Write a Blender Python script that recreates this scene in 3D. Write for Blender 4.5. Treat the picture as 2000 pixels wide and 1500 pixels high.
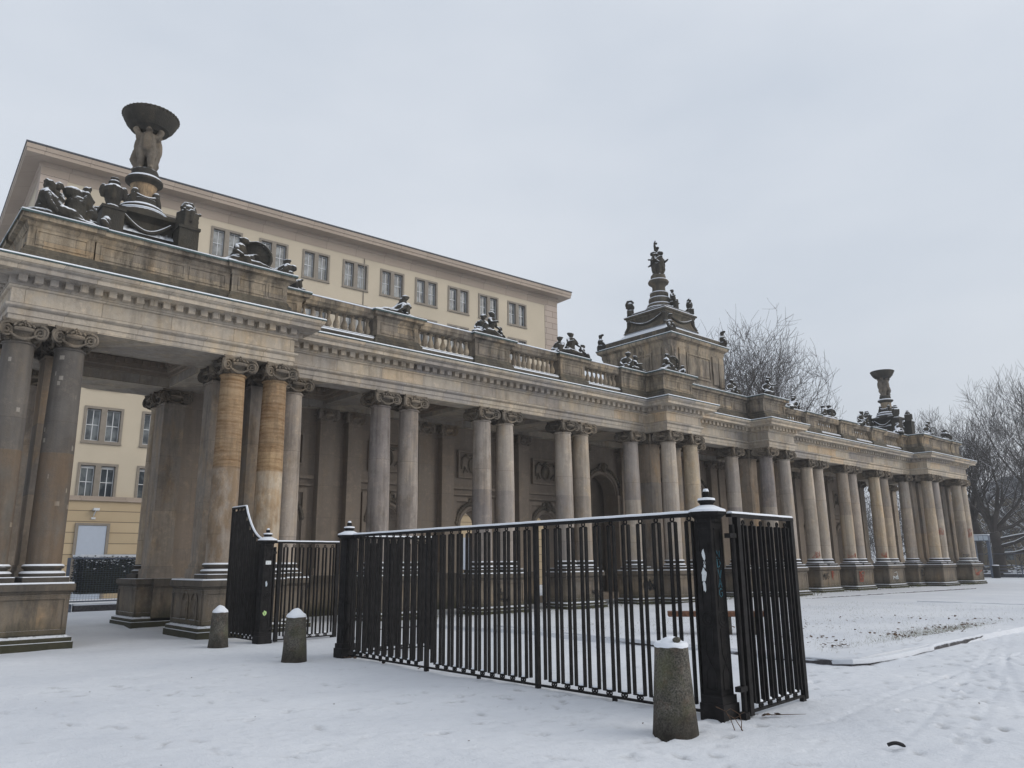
import bpy, bmesh, math, random
from math import sin, cos, pi, radians, sqrt
from mathutils import Vector, Matrix, noise as mnoise

for o in list(bpy.data.objects): bpy.data.objects.remove(o)
SC = bpy.context.scene
COL = SC.collection

# ------------------------------------------------------------------ camera
YAW, PITCH, ROLL, F = 0.72605, 0.227739, -0.009525, 1510.11
fw = Vector((sin(YAW)*cos(PITCH), cos(YAW)*cos(PITCH), sin(PITCH)))
r0 = Vector((cos(YAW), -sin(YAW), 0)); u0 = r0.cross(fw)
rt = cos(ROLL)*r0 + sin(ROLL)*u0; up = -sin(ROLL)*r0 + cos(ROLL)*u0
cam = bpy.data.cameras.new('camera'); camo = bpy.data.objects.new('camera', cam); COL.objects.link(camo)
M = Matrix((rt, up, -fw)).transposed().to_4x4(); M.translation = Vector((0, 0, 1.6))
camo.matrix_world = M
cam.sensor_width = 36; cam.lens = F*36/2000; cam.clip_end = 3000; cam.clip_start = .05
SC.camera = camo
SC.render.resolution_x, SC.render.resolution_y = 1024, 768

# ------------------------------------------------------------------ sky, sun, exposure
SUN_EL, SUN_AZ = 28, 142      # azimuth measured from +Y towards +X
W = bpy.data.worlds.new('World'); SC.world = W; W.use_nodes = True
nt = W.node_tree; nt.nodes.clear()
def N(nt, t, **k):
    n = nt.nodes.new(t)
    for a, b in k.items(): setattr(n, a, b)
    return n
wo = N(nt, 'ShaderNodeOutputWorld'); bg = N(nt, 'ShaderNodeBackground')
sky = N(nt, 'ShaderNodeTexSky', sky_type='NISHITA', sun_disc=False)
sky.sun_elevation = radians(SUN_EL); sky.sun_rotation = radians(SUN_AZ)
sky.air_density = 1.5; sky.dust_density = 6; sky.ozone_density = 1.5
tc = N(nt, 'ShaderNodeTexCoord'); mp = N(nt, 'ShaderNodeMapping'); mp.inputs['Scale'].default_value = (1.6, 1.6, 4)
cn = N(nt, 'ShaderNodeTexNoise'); cn.inputs['Scale'].default_value = 1.1; cn.inputs['Detail'].default_value = 4
cr = N(nt, 'ShaderNodeValToRGB')
cr.color_ramp.elements[0].position = .3; cr.color_ramp.elements[0].color = (5.5, 6.0, 6.75, 1)
cr.color_ramp.elements[1].position = .72; cr.color_ramp.elements[1].color = (6.85, 7.2, 7.75, 1)
mx = N(nt, 'ShaderNodeMixRGB'); mx.inputs[0].default_value = .88
nt.links.new(tc.outputs['Generated'], mp.inputs[0]); nt.links.new(mp.outputs[0], cn.inputs['Vector'])
nt.links.new(cn.outputs['Fac'], cr.inputs[0]); nt.links.new(sky.outputs[0], mx.inputs[1]); nt.links.new(cr.outputs[0], mx.inputs[2])
nt.links.new(mx.outputs[0], bg.inputs[0]); bg.inputs[1].default_value = .1
nt.links.new(bg.outputs[0], wo.inputs[0])
sl = bpy.data.lights.new('sun', 'SUN'); sl.energy = 1.25; sl.angle = radians(50); sl.color = (1, .97, .92)
so = bpy.data.objects.new('sun', sl); COL.objects.link(so)
sd = Vector((sin(radians(SUN_AZ))*cos(radians(SUN_EL)), cos(radians(SUN_AZ))*cos(radians(SUN_EL)), sin(radians(SUN_EL))))
so.rotation_euler = sd.to_track_quat('Z', 'Y').to_euler()
SC.view_settings.view_transform = 'Standard'; SC.view_settings.look = 'None'
SC.view_settings.exposure = 0.27; SC.view_settings.gamma = 1
SC.render.engine = 'CYCLES'
SC.cycles.max_bounces = 5; SC.cycles.diffuse_bounces = 4; SC.cycles.transparent_max_bounces = 4

# ------------------------------------------------------------------ materials
def mat(name):
    m = bpy.data.materials.new(name); m.use_nodes = True
    t = m.node_tree; b = t.nodes['Principled BSDF']; b.inputs['Roughness'].default_value = .85
    if 'Specular IOR Level' in b.inputs: b.inputs['Specular IOR Level'].default_value = .3
    return m, t, b
def mixc(t, a, b, f, mode='MIX'):
    n = N(t, 'ShaderNodeMixRGB', blend_type=mode)
    for i, v in ((0, f), (1, a), (2, b)):
        if hasattr(v, 'is_linked') or hasattr(v, 'links'): t.links.new(v, n.inputs[i])
        elif isinstance(v, (int, float)): n.inputs[i].default_value = v
        else: n.inputs[i].default_value = (*v, 1)
    return n.outputs[0]
def math_(t, op, a, b=0.0, c=None, clamp=False):
    n = N(t, 'ShaderNodeMath', operation=op, use_clamp=clamp)
    for i, v in enumerate((a, b) if c is None else (a, b, c)):
        if isinstance(v, (int, float)): n.inputs[i].default_value = v
        else: t.links.new(v, n.inputs[i])
    return n.outputs[0]
def ramp(t, v, p0, p1):
    n = N(t, 'ShaderNodeMapRange', clamp=True); n.inputs[1].default_value = p0; n.inputs[2].default_value = p1
    t.links.new(v, n.inputs[0]); return n.outputs[0]
def noisef(t, vec, scale, detail=5, rough=.6, sc3=None):
    n = N(t, 'ShaderNodeTexNoise'); n.inputs['Scale'].default_value = scale; n.inputs['Detail'].default_value = detail
    n.inputs['Roughness'].default_value = rough
    if sc3:
        m = N(t, 'ShaderNodeMapping'); m.inputs['Scale'].default_value = sc3; t.links.new(vec, m.inputs[0]); vec = m.outputs[0]
    t.links.new(vec, n.inputs['Vector']); return n.outputs['Fac']
def objinfo(t, out='Random'): return N(t, 'ShaderNodeObjectInfo').outputs[out]
def worldvec(t, per_object=True):
    g = N(t, 'ShaderNodeNewGeometry').outputs['Position']
    if not per_object: return g
    r = objinfo(t); a = N(t, 'ShaderNodeVectorMath', operation='ADD')
    c = N(t, 'ShaderNodeCombineXYZ'); m = math_(t, 'MULTIPLY', r, 37.0)
    t.links.new(m, c.inputs[0]); t.links.new(m, c.inputs[1]); t.links.new(g, a.inputs[0]); t.links.new(c.outputs[0], a.inputs[1])
    return a.outputs[0]
def sepz(t, vec, i=2):
    s = N(t, 'ShaderNodeSeparateXYZ'); t.links.new(vec, s.inputs[0]); return s.outputs[i]
def snowmask(t, lo, hi, amt=.35, scale=14):
    nz = sepz(t, N(t, 'ShaderNodeNewGeometry').outputs['Normal'])
    n = noisef(t, N(t, 'ShaderNodeNewGeometry').outputs['Position'], scale, 3)
    v = math_(t, 'ADD', nz, math_(t, 'MULTIPLY', math_(t, 'SUBTRACT', n, .5), amt))
    return ramp(t, v, lo, hi)
SNOWC = (.70, .73, .78)
def stone(name, ca, cb, cc, soot=.4, joints=None, snow=None, moss=0, bands=None, bump=.25, grain=.14, patches=0, streak=.45, slo=.52, tone=False, jc=.9, lower=None):
    """weathered sandstone: ca/cb large tone patches, cc warm stains, soot crust, optional block joints, lying snow"""
    m, t, b = mat(name)
    v = worldvec(t); pos = N(t, 'ShaderNodeNewGeometry').outputs['Position']
    n1 = noisef(t, v, .7, 5); n2 = noisef(t, v, 2.3, 6, .65, (1, 1, .45)); n3 = noisef(t, v, 30, 3)
    col = mixc(t, ca, cb, ramp(t, n1, .35, .65))
    col = mixc(t, col, cc, math_(t, 'MULTIPLY', ramp(t, n2, .50, .72), .7))
    h = n3
    if joints:
        bw, bh, ms = joints
        s = N(t, 'ShaderNodeSeparateXYZ'); t.links.new(pos, s.inputs[0])
        u = math_(t, 'ADD', s.outputs[0], s.outputs[1]); c = N(t, 'ShaderNodeCombineXYZ')
        t.links.new(u, c.inputs[0]); t.links.new(s.outputs[2], c.inputs[1])
        br = N(t, 'ShaderNodeTexBrick'); br.inputs['Scale'].default_value = 1
        br.inputs['Brick Width'].default_value = bw; br.inputs['Row Height'].default_value = bh
        br.inputs['Mortar Size'].default_value = ms; br.inputs['Mortar Smooth'].default_value = .3; br.inputs['Bias'].default_value = 0
        br.inputs['Color1'].default_value = (.0, 0, 0, 1); br.inputs['Color2'].default_value = (1, 1, 1, 1); br.inputs['Mortar'].default_value = (.5, .5, .5, 1)
        t.links.new(c.outputs[0], br.inputs['Vector'])
        r2 = N(t, 'ShaderNodeValToRGB'); e = r2.color_ramp.elements
        e[0].position = 0; e[0].color = (.72, .72, .76, 1); e[1].position = 1; e[1].color = (1.28, 1.04, .76, 1); k2 = e.new(.86); k2.color = (1.2, 1.14, 1.05, 1)
        k = e.new(.5); k.color = (1.0, .96, .9, 1)
        t.links.new(br.outputs['Color'], r2.inputs[0])
        col = mixc(t, col, r2.outputs[0], jc, 'MULTIPLY')
        col = mixc(t, col, (.09, .075, .06), math_(t, 'MULTIPLY', br.outputs['Fac'], .62))
    if patches:
        vo = N(t, 'ShaderNodeTexVoronoi', distance='CHEBYCHEV'); vo.inputs['Scale'].default_value = 3.0; t.links.new(v, vo.inputs['Vector'])
        col = mixc(t, col, (.40, .38, .34), math_(t, 'MULTIPLY', math_(t, 'SUBTRACT', 1, ramp(t, vo.outputs['Distance'], .13, .15)), patches))
    if bands:
        w = N(t, 'ShaderNodeTexWave', wave_type='BANDS', bands_direction='Z'); w.inputs['Scale'].default_value = 3.2
        w.inputs['Distortion'].default_value = 9; w.inputs['Detail'].default_value = 5; w.inputs['Detail Scale'].default_value = .8; w.inputs['Detail Roughness'].default_value = .7
        mm = N(t, 'ShaderNodeMapping'); mm.inputs['Scale'].default_value = (.5, .5, 1); t.links.new(v, mm.inputs[0]); t.links.new(mm.outputs[0], w.inputs[0])
        up_ = ramp(t, sepz(t, pos), 3.95, 4.0)
        bn_ = ramp(t, noisef(t, v, 1.0, 5, .75, (.7, .7, 7)), .38, .62); col = mixc(t, col, bands, math_(t, 'MULTIPLY', math_(t, 'MULTIPLY', bn_, math_(t, 'ADD', .45, math_(t, 'MULTIPLY', w.outputs['Fac'], .55))), up_))
        col = mixc(t, col, (.40, .36, .31), math_(t, 'MULTIPLY', math_(t, 'MULTIPLY', math_(t, 'SUBTRACT', 1, up_), ramp(t, n2, .42, .55)), .8))
    bl = noisef(t, v, 3.1, 7, .75); col = mixc(t, col, (1.32, 1.28, 1.22), math_(t, 'MULTIPLY', ramp(t, bl, .55, .60), .55), 'MULTIPLY')
    bl2 = noisef(t, v, 1.3, 7, .75, (1, 1, .7)); col = mixc(t, col, (.60, .56, .52), math_(t, 'MULTIPLY', ramp(t, bl2, .50, .62), .6*min(1, soot*2)), 'MULTIPLY')
    if tone:
        rn = objinfo(t); up2 = ramp(t, sepz(t, pos), 4.02, 4.04); fr_ = math_(t, 'FRACT', math_(t, 'MULTIPLY', rn, 7.31))
        tn = math_(t, 'ADD', math_(t, 'MULTIPLY', rn, math_(t, 'SUBTRACT', 1, up2)), math_(t, 'MULTIPLY', fr_, up2))
        cA = N(t, 'ShaderNodeValToRGB'); e_ = cA.color_ramp.elements; e_[0].color = (.78, .76, .77, 1); e_[1].color = (1.14, 1.08, .98, 1); k_ = e_.new(.5); k_.color = (1.08, 1.04, .99, 1)
        t.links.new(tn, cA.inputs[0]); col = mixc(t, col, cA.outputs[0], 1.0, 'MULTIPLY')
    if lower: col = mixc(t, col, lower, math_(t, 'MULTIPLY', math_(t, 'SUBTRACT', 1, ramp(t, sepz(t, pos), 4.02, 4.04)), math_(t, 'MULTIPLY', ramp(t, n2, .35, .6), .8)))
    st = noisef(t, v, 1.0, 4, .6, (7, 7, .35))
    col = mixc(t, col, (.55, .54, .53), math_(t, 'MULTIPLY', ramp(t, st, .42, .68), streak), 'MULTIPLY')
    fg = noisef(t, v, 9, 5, .7); col = mixc(t, col, (1.25, 1.22, 1.18), math_(t, 'MULTIPLY', ramp(t, fg, .5, .7), .5), 'MULTIPLY')
    # soot crust, streaked vertically
    n4 = noisef(t, v, 1.6, 6, .7, (1.6, 1.6, .35))
    col = mixc(t, col, (.045, .04, .035), math_(t, 'MULTIPLY', ramp(t, n4, slo, slo+.18), soot))
    col = mixc(t, col, (.02, .018, .016), math_(t, 'MULTIPLY', ramp(t, n3, .60, .78), grain))
    if moss:
        z = sepz(t, pos); n5 = noisef(t, v, 2.6, 5)
        f = math_(t, 'MULTIPLY', math_(t, 'SUBTRACT', 1, ramp(t, math_(t, 'SUBTRACT', z, math_(t, 'MULTIPLY', n5, .55)), -.15, .25)), moss)
        col = mixc(t, col, (.032, .033, .018), f)
        f2 = ramp(t, math_(t, 'SUBTRACT', z, math_(t, 'MULTIPLY', n5, .35)), .62, .95)
        col = mixc(t, col, (.05, .045, .04), math_(t, 'MULTIPLY', f2, .55))
    if snow:
        f = snowmask(t, *snow); col = mixc(t, col, SNOWC, f)
    t.links.new(col, b.inputs['Base Color'])
    bp = N(t, 'ShaderNodeBump'); bp.inputs['Strength'].default_value = bump; bp.inputs['Distance'].default_value = .03
    t.links.new(math_(t, 'ADD', h, n2), bp.inputs['Height']); t.links.new(bp.outputs[0], b.inputs['Normal'])
    b.inputs['Roughness'].default_value = .9
    return m
TAN = (.36, .30, .22); GREY = (.31, .29, .265); WARM = (.37, .275, .155); DARK = (.11, .10, .085)
m_entab = stone('sandstone_entablature', (.435, .39, .33), (.37, .345, .315), (.44, .36, .255), soot=.34, joints=(1.55, .38, .007), snow=(.8, .95), streak=.3)
m_attic = stone('sandstone_attic', (.34, .29, .225), (.225, .20, .165), (.36, .28, .185), soot=.85, joints=(1.3, 2.2, .006), snow=(.75, .92), bump=.4, streak=.7, slo=.47)
m_bal = stone('sandstone_baluster', (.37, .31, .235), (.22, .185, .145), (.38, .28, .17), soot=.7, snow=(.8, .95))
m_wall = stone('rendered_stone_wall', (.28, .235, .195), (.25, .21, .175), (.29, .23, .17), soot=.10, bump=.1, joints=(1.9, 1.05, .003), streak=.2, jc=.15)
m_pier = stone('pier_stone', (.31, .265, .22), (.25, .225, .20), (.35, .25, .15), soot=.45, joints=(3.1, 1.6, .004), streak=.5, jc=.45)
m_ped = stone('pedestal_stone', (.185, .155, .12), (.14, .125, .108), (.24, .18, .115), soot=.9, moss=.9, snow=(.80, .95), bump=.4, joints=(1.45, 3.3, .005), streak=.35, jc=.4)
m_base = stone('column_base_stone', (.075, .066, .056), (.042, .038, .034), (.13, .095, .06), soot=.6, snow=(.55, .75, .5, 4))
m_cap = stone('capital_stone', (.225, .19, .15), (.11, .097, .082), (.27, .21, .145), soot=.8, bump=.5)
m_statue = stone('sooty_statue_stone', (.055, .05, .04), (.03, .028, .025), (.085, .07, .048), soot=.5, snow=(.38, .6, .5, 9), bump=.6, grain=.3, streak=.2)
m_soot = stone('soot_black_stone', (.12, .105, .08), (.06, .054, .045), (.2, .155, .10), soot=.6, snow=(.86, .98), streak=.6)
m_shaft = [stone('shaft_grey', (.33, .305, .285), (.255, .235, .225), (.35, .295, .235), soot=.45, joints=(9, 2.36, .006), tone=True, jc=.35, patches=.3, streak=.8),
           stone('shaft_ochre', (.385, .34, .28), (.36, .325, .285), (.40, .305, .19), soot=.3, joints=(9, 2.36, .006), tone=True, jc=.35, streak=.6),
           stone('shaft_grey_light', (.385, .355, .325), (.33, .305, .285), (.40, .33, .25), soot=.25, joints=(9, 2.36, .006), tone=True, jc=.35, streak=.6),
           stone('shaft_dark', (.145, .138, .13), (.105, .10, .096), (.16, .14, .115), soot=.3, lower=(.15, .105, .07), joints=(9, 2.36, .006), tone=True, jc=.35, patches=.7, streak=.4),
           stone('shaft_banded', (.35, .26, .165), (.29, .225, .16), (.40, .30, .185), soot=.45, joints=(9, 2.36, .006), tone=True, jc=.35, bands=(.17, .10, .05), streak=.5)]
def plain(name, c, rough=.8, var=.15, scale=6, metal=0, bump=0, snow=None):
    m, t, b = mat(name); v = worldvec(t)
    n = noisef(t, v, scale, 5); lo = tuple(x*(1-var) for x in c); hi = tuple(min(1, x*(1+var)) for x in c)
    col = mixc(t, lo, hi, ramp(t, n, .3, .7))
    if snow: col = mixc(t, col, SNOWC, snowmask(t, *snow))
    t.links.new(col, b.inputs['Base Color']); b.inputs['Roughness'].default_value = rough; b.inputs['Metallic'].default_value = metal
    if bump:
        bp = N(t, 'ShaderNodeBump'); bp.inputs['Strength'].default_value = bump; bp.inputs['Distance'].default_value = .02
        t.links.new(noisef(t, v, scale*8, 4), bp.inputs['Height']); t.links.new(bp.outputs[0], b.inputs['Normal'])
    return m
m_snow = plain('lying_snow', (.72, .75, .80), .7, .04, 5, bump=.3)
m_copper = plain('verdigris_flashing', (.045, .075, .075), .6, .4, 3)
m_iron = plain('black_painted_iron', (.0145, .0135, .0138), .65, .5, 9, bump=.15)
for _n in m_iron.node_tree.nodes:
    if _n.type == 'BSDF_PRINCIPLED': _n.inputs['Specular IOR Level'].default_value = .12
m_plaster = plain('cream_plaster', (.51, .445, .345), .9, .07, .35)
m_frame = plain('grey_brown_window_stone', (.24, .21, .175), .9, .1, 5)
m_sash = plain('white_sash_paint', (.6, .62, .64), .5, .05)
m_roof = plain('dark_roof_edge', (.06, .065, .075), .6, .2)
m_door = plain('grey_painted_door', (.42, .47, .55), .5, .03)
m_hedge = plain('hedge_leaf', (.018, .022, .014), .6, .6, 8)
m_leafbrown = plain('dead_leaf', (.085, .05, .03), .8, .5, 30)
m_kerb = plain('dark_kerb_stone', (.07, .066, .07), .9, .5, 12, bump=.5, snow=(.25, .6, .9, 5))
m_black = plain('black_rubber', (.008, .008, .01), .6, .2)
m_red = plain('red_spray_paint', (.34, .085, .05), .7, .15)
m_bspray = plain('black_spray_paint', (.02, .02, .022), .6, .1)
m_cyan = plain('faded_blue_paint', (.05, .17, .225), .6, .2)
m_white = plain('torn_white_paper', (.62, .65, .66), .7, .15, 30)
m_green = plain('green_sticker', (.42, .6, .25), .6, .15, 30)
m_bench = plain('weathered_rust_wood', (.12, .055, .03), .8, .5, 20)
m_blue = plain('blue_grey_steel', (.10, .12, .16), .6, .2)
m_panel = plain('pale_plastic_panel', (.42, .47, .52), .4, .05)
m_far = plain('ochre_far_facade', (.20, .165, .11), .9, .15, .8)
m_tag = m_white
m_weed = plain('dry_weed', (.10, .10, .04), .9, .4, 20)
# window glass: dark room behind a reflective pane
m_glass, t, b = mat('window_glass'); b.inputs['Roughness'].default_value = .06
v = worldvec(t); col = mixc(t, (.035, .045, .055), (.16, .18, .19), ramp(t, noisef(t, v, 1.3, 2), .42, .58)); t.links.new(col, b.inputs['Base Color'])
b.inputs['Specular IOR Level'].default_value = .6
# building stone with horizontal course joints
def coursed(name, c, row, w, dark=.5):
    m, t, b = mat(name); pos = N(t, 'ShaderNodeTexCoord').outputs['Object']
    br = N(t, 'ShaderNodeTexBrick'); br.inputs['Scale'].default_value = 1; br.inputs['Brick Width'].default_value = w
    br.inputs['Row Height'].default_value = row; br.inputs['Mortar Size'].default_value = .022; br.inputs['Mortar Smooth'].default_value = .1
    s = N(t, 'ShaderNodeSeparateXYZ'); t.links.new(pos, s.inputs[0]); cc = N(t, 'ShaderNodeCombineXYZ')
    t.links.new(math_(t, 'ADD', s.outputs[0], s.outputs[1]), cc.inputs[0]); t.links.new(s.outputs[2], cc.inputs[1]); t.links.new(cc.outputs[0], br.inputs['Vector'])
    br.inputs['Color1'].default_value = (*[x*.92 for x in c], 1); br.inputs['Color2'].default_value = (*[x*1.06 for x in c], 1)
    br.inputs['Mortar'].default_value = (*[x*dark for x in c], 1)
    col = mixc(t, br.outputs['Color'], (.7, .65, .6), math_(t, 'MULTIPLY', ramp(t, noisef(t, pos, .5, 4), .4, .7), .25), 'MULTIPLY')
    t.links.new(col, b.inputs['Base Color']); return m
m_rust = coursed('rusticated_plinth_render', (.47, .37, .24), .56, 300, .35)
m_quoin = coursed('brown_grey_quoin_stone', (.42, .35, .30), .5, 1.4, .45)
m_eave = coursed('eave_stone', (.37, .305, .25), 9, 2.2, .75)
m_glassm = m_glass
# bollard granite
m_boll, t, b = mat('mossy_granite'); v = worldvec(t)
n1 = noisef(t, v, 60, 3, .7); n2 = noisef(t, v, 4, 5); n3 = noisef(t, v, 9, 6, .7)
col = mixc(t, (.032, .03, .026), (.185, .172, .145), ramp(t, n1, .35, .75)); col = mixc(t, col, (.09, .095, .04), math_(t, 'MULTIPLY', ramp(t, n2, .48, .68), .5))
col = mixc(t, col, (.15, .10, .07), math_(t, 'MULTIPLY', ramp(t, n3, .52, .68), .5))
zz = sepz(t, N(t, 'ShaderNodeNewGeometry').outputs['Position'])
col = mixc(t, col, (.03, .025, .02), math_(t, 'MULTIPLY', math_(t, 'SUBTRACT', 1, ramp(t, math_(t, 'SUBTRACT', zz, math_(t, 'MULTIPLY', n2, .3)), -.1, .12)), .8))
col = mixc(t, col, (.45, .43, .42), math_(t, 'MULTIPLY', ramp(t, noisef(t, v, 5, 6, .7), .45, .6), .7), 'MULTIPLY')
t.links.new(col, b.inputs['Base Color'])
bp = N(t, 'ShaderNodeBump'); bp.inputs['Strength'].default_value = .6; bp.inputs['Distance'].default_value = .01
t.links.new(math_(t, 'ADD', n1, n3), bp.inputs['Height']); t.links.new(bp.outputs[0], b.inputs['Normal'])
# bark with snow on top of limbs
m_bark = plain('dark_winter_bark', (.05, .043, .04), .9, .35, 3, snow=(.55, .8, .5, 1.5))
m_twig = plain('grey_brown_twig', (.055, .045, .042), .9, .3, 2)
# snowy ground: trodden snow darker where slush shows
m_ground, t, b = mat('trodden_snow'); pos = N(t, 'ShaderNodeNewGeometry').outputs['Position']
at = N(t, 'ShaderNodeAttribute'); at.attribute_name = 'slush'
n1 = noisef(t, pos, .35, 5); n2 = noisef(t, pos, 6, 6, .7); n3 = noisef(t, pos, 45, 3)
col = mixc(t, (.60, .625, .67), (.69, .71, .745), ramp(t, n1, .35, .65))
col = mixc(t, col, (.48, .50, .535), math_(t, 'MULTIPLY', ramp(t, n2, .52, .75), .5))
for (rz_, scx, th_) in ((.35, (2.2, 11, 1), .66), (-.5, (3, 15, 1), .68), (1.1, (5, 16, 1), .70)):
    mpp = N(t, 'ShaderNodeMapping'); mpp.inputs['Rotation'].default_value = (0, 0, rz_); t.links.new(pos, mpp.inputs[0])
    ns_ = noisef(t, mpp.outputs[0], 1.0, 5, .7, scx); col = mixc(t, col, (.42, .435, .46), math_(t, 'MULTIPLY', ramp(t, ns_, th_-.03, th_+.04), .55))
col = mixc(t, col, (.20, .19, .175), math_(t, 'MULTIPLY', at.outputs['Fac'], ramp(t, n2, .35, .62)))
t.links.new(col, b.inputs['Base Color']); b.inputs['Roughness'].default_value = .75
bp = N(t, 'ShaderNodeBump'); bp.inputs['Strength'].default_value = .45; bp.inputs['Distance'].default_value = .04
n6 = noisef(t, pos, 3, 6, .8, (3, 1, 1)); hh = math_(t, 'ADD', math_(t, 'MULTIPLY', n3, .25), math_(t, 'ADD', n2, n6)); t.links.new(hh, bp.inputs['Height']); t.links.new(bp.outputs[0], b.inputs['Normal'])

# ------------------------------------------------------------------ mesh helpers
class MB:
    def __init__(s): s.v = []; s.f = []; s.m = []; s.sm = []
    def add(s, vs, fs, mi=0, smooth=False):
        k = len(s.v); s.v += [tuple(p) for p in vs]; s.f += [tuple(i+k for i in f) for f in fs]
        s.m += [mi]*len(fs); s.sm += [smooth]*len(fs); return s
    def box(s, x0, x1, y0, y1, z0, z1, mi=0):
        return s.add([(x0,y0,z0),(x1,y0,z0),(x1,y1,z0),(x0,y1,z0),(x0,y0,z1),(x1,y0,z1),(x1,y1,z1),(x0,y1,z1)],
                     [(0,3,2,1),(4,5,6,7),(0,1,5,4),(1,2,6,5),(2,3,7,6),(3,0,4,7)], mi)
    def cbox(s, c, e, mi=0, rot=None):
        x, y, z = e; vs = [(a*x/2, b*y/2, d*z/2) for d in (-1,1) for b in (-1,1) for a in (-1,1)]
        R = rot or Matrix.Identity(3); vs = [R @ Vector(p) + Vector(c) for p in vs]
        return s.add(vs, [(0,2,3,1),(4,5,7,6),(0,1,5,4),(1,3,7,5),(3,2,6,7),(2,0,4,6)], mi)
    def lathe(s, prof, c=(0,0,0), n=24, mi=0, smooth=True, sq=None, ph=0):
        vs = []; L = len(prof)
        for r, z in prof:
            for i in range(n):
                a = 2*pi*i/n + ph; vs.append((c[0]+r*cos(a), c[1]+r*sin(a), c[2]+z))
        fs = [(j*n+i, j*n+(i+1)%n, (j+1)*n+(i+1)%n, (j+1)*n+i) for j in range(L-1) for i in range(n)]
        s.add(vs, fs, mi, smooth); k = len(s.v)-len(vs)
        s.f += [tuple(k+i for i in reversed(range(n))), tuple(k+(L-1)*n+i for i in range(n))]; s.m += [mi]*2; s.sm += [False]*2
        return s
    def tube(s, pts, rad, n=6, mi=0, cap=True, smooth=True):
        pts = [Vector(p) for p in pts]; L = len(pts)
        if isinstance(rad, (int, float)): rad = [rad]*L
        vs = []; prev = None
        for i in range(L):
            d = (pts[min(i+1, L-1)]-pts[max(i-1, 0)])
            d = d.normalized() if d.length > 1e-9 else Vector((0,0,1))
            if prev is None: a = d.orthogonal().normalized()
            else:
                a = prev - d*prev.dot(d)
                a = a.normalized() if a.length > 1e-6 else d.orthogonal().normalized()
            prev = a; b_ = d.cross(a)
            for k in range(n):
                t_ = 2*pi*k/n; vs.append(pts[i] + rad[i]*(cos(t_)*a + sin(t_)*b_))
        fs = [(j*n+i, j*n+(i+1)%n, (j+1)*n+(i+1)%n, (j+1)*n+i) for j in range(L-1) for i in range(n)]
        if cap: fs += [tuple(reversed(range(n))), tuple((L-1)*n+i for i in range(n))]
        return s.add(vs, fs, mi, smooth)
    def sphere(s, c, r, n=12, m=8, mi=0, rot=None):
        if isinstance(r, (int, float)): r = (r, r, r)
        R = rot or Matrix.Identity(3); c = Vector(c)
        vs = [c + R @ Vector((0, 0, -r[2]))]
        for j in range(1, m):
            p = -pi/2+pi*j/m
            for i in range(n): a = 2*pi*i/n; vs.append(c + R @ Vector((r[0]*cos(p)*cos(a), r[1]*cos(p)*sin(a), r[2]*sin(p))))
        vs.append(c + R @ Vector((0, 0, r[2])))
        fs = [(0, 1+(i+1)%n, 1+i) for i in range(n)]
        fs += [(1+j*n+i, 1+j*n+(i+1)%n, 1+(j+1)*n+(i+1)%n, 1+(j+1)*n+i) for j in range(m-2) for i in range(n)]
        k = 1+(m-2)*n; fs += [(k+i, k+(i+1)%n, len(vs)-1) for i in range(n)]
        return s.add(vs, fs, mi, True)
    def limb(s, a, b_, ra, rb):
        ra *= 1.14; rb *= 1.14
        a = Vector(a); b_ = Vector(b_)
        s.tube([a, a.lerp(b_, .33), a.lerp(b_, .66), b_], [ra, ra*.75+rb*.25+.004, ra*.35+rb*.65+.004, rb], 10)
        s.sphere(a, ra*1.0, 10, 6); s.sphere(b_, rb*1.0, 10, 6); return s
    def sweep(s, path, prof, closed=True, mi=0, cap=True):
        """sweep profile [(offset outwards, z)] along a plan path [(x, y)] with mitred corners; outward = right of travel"""
        n = len(path); P = [Vector(p) for p in path]; nrm = []
        for i in range(n):
            def en(a, b_): d = (b_-a).normalized(); return Vector((d.y, -d.x))
            if closed or 0 < i < n-1:
                n1 = en(P[i-1], P[i]); n2 = en(P[i], P[(i+1) % n]); q = n1+n2; nrm.append(q/(q.dot(n1)))
            elif i == 0: nrm.append(en(P[0], P[1]))
            else: nrm.append(en(P[-2], P[-1]))
        m = len(prof); vs = []
        for i in range(n):
            for o, z in prof: p = P[i]+nrm[i]*o; vs.append((p.x, p.y, z))
        E_ = n if closed else n-1
        fs = [(i*m+j, ((i+1) % n)*m+j, ((i+1) % n)*m+j+1, i*m+j+1) for i in range(E_) for j in range(m-1)]
        s.add(vs, fs, mi)
        k = len(s.v)-len(vs)
        if not closed and cap:
            s.f += [tuple(k+j for j in range(m)), tuple(k+(n-1)*m+j for j in reversed(range(m)))]; s.m += [mi]*2; s.sm += [False]*2
        return s
    def build(s, name, mats, parent=None, loc=None, bevel=0):
        me = bpy.data.meshes.new(name); me.from_pydata(s.v, [], s.f)
        for m_ in (mats if isinstance(mats, (list, tuple)) else [mats]): me.materials.append(m_)
        me.polygons.foreach_set('material_index', s.m); me.polygons.foreach_set('use_smooth', s.sm)
        me.update()
        me.set_sharp_from_angle(angle=radians(38))
        o = bpy.data.objects.new(name, me); COL.objects.link(o)
        if parent: o.parent = parent
        if loc: o.location = loc
        if bevel:
            bv = o.modifiers.new('bevel', 'BEVEL'); bv.width = bevel; bv.segments = 2; bv.limit_method = 'ANGLE'
        return o
def tag(o, label=None, cat=None, group=None, kind=None):
    if label: o['label'] = label
    if cat: o['category'] = cat
    if group: o['group'] = group
    if kind: o['kind'] = kind
    return o
def empty(name, loc, rz=0):
    o = bpy.data.objects.new(name, None); COL.objects.link(o); o.location = loc; o.rotation_euler = (0, 0, rz); o.empty_display_size = .1
    return o
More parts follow.
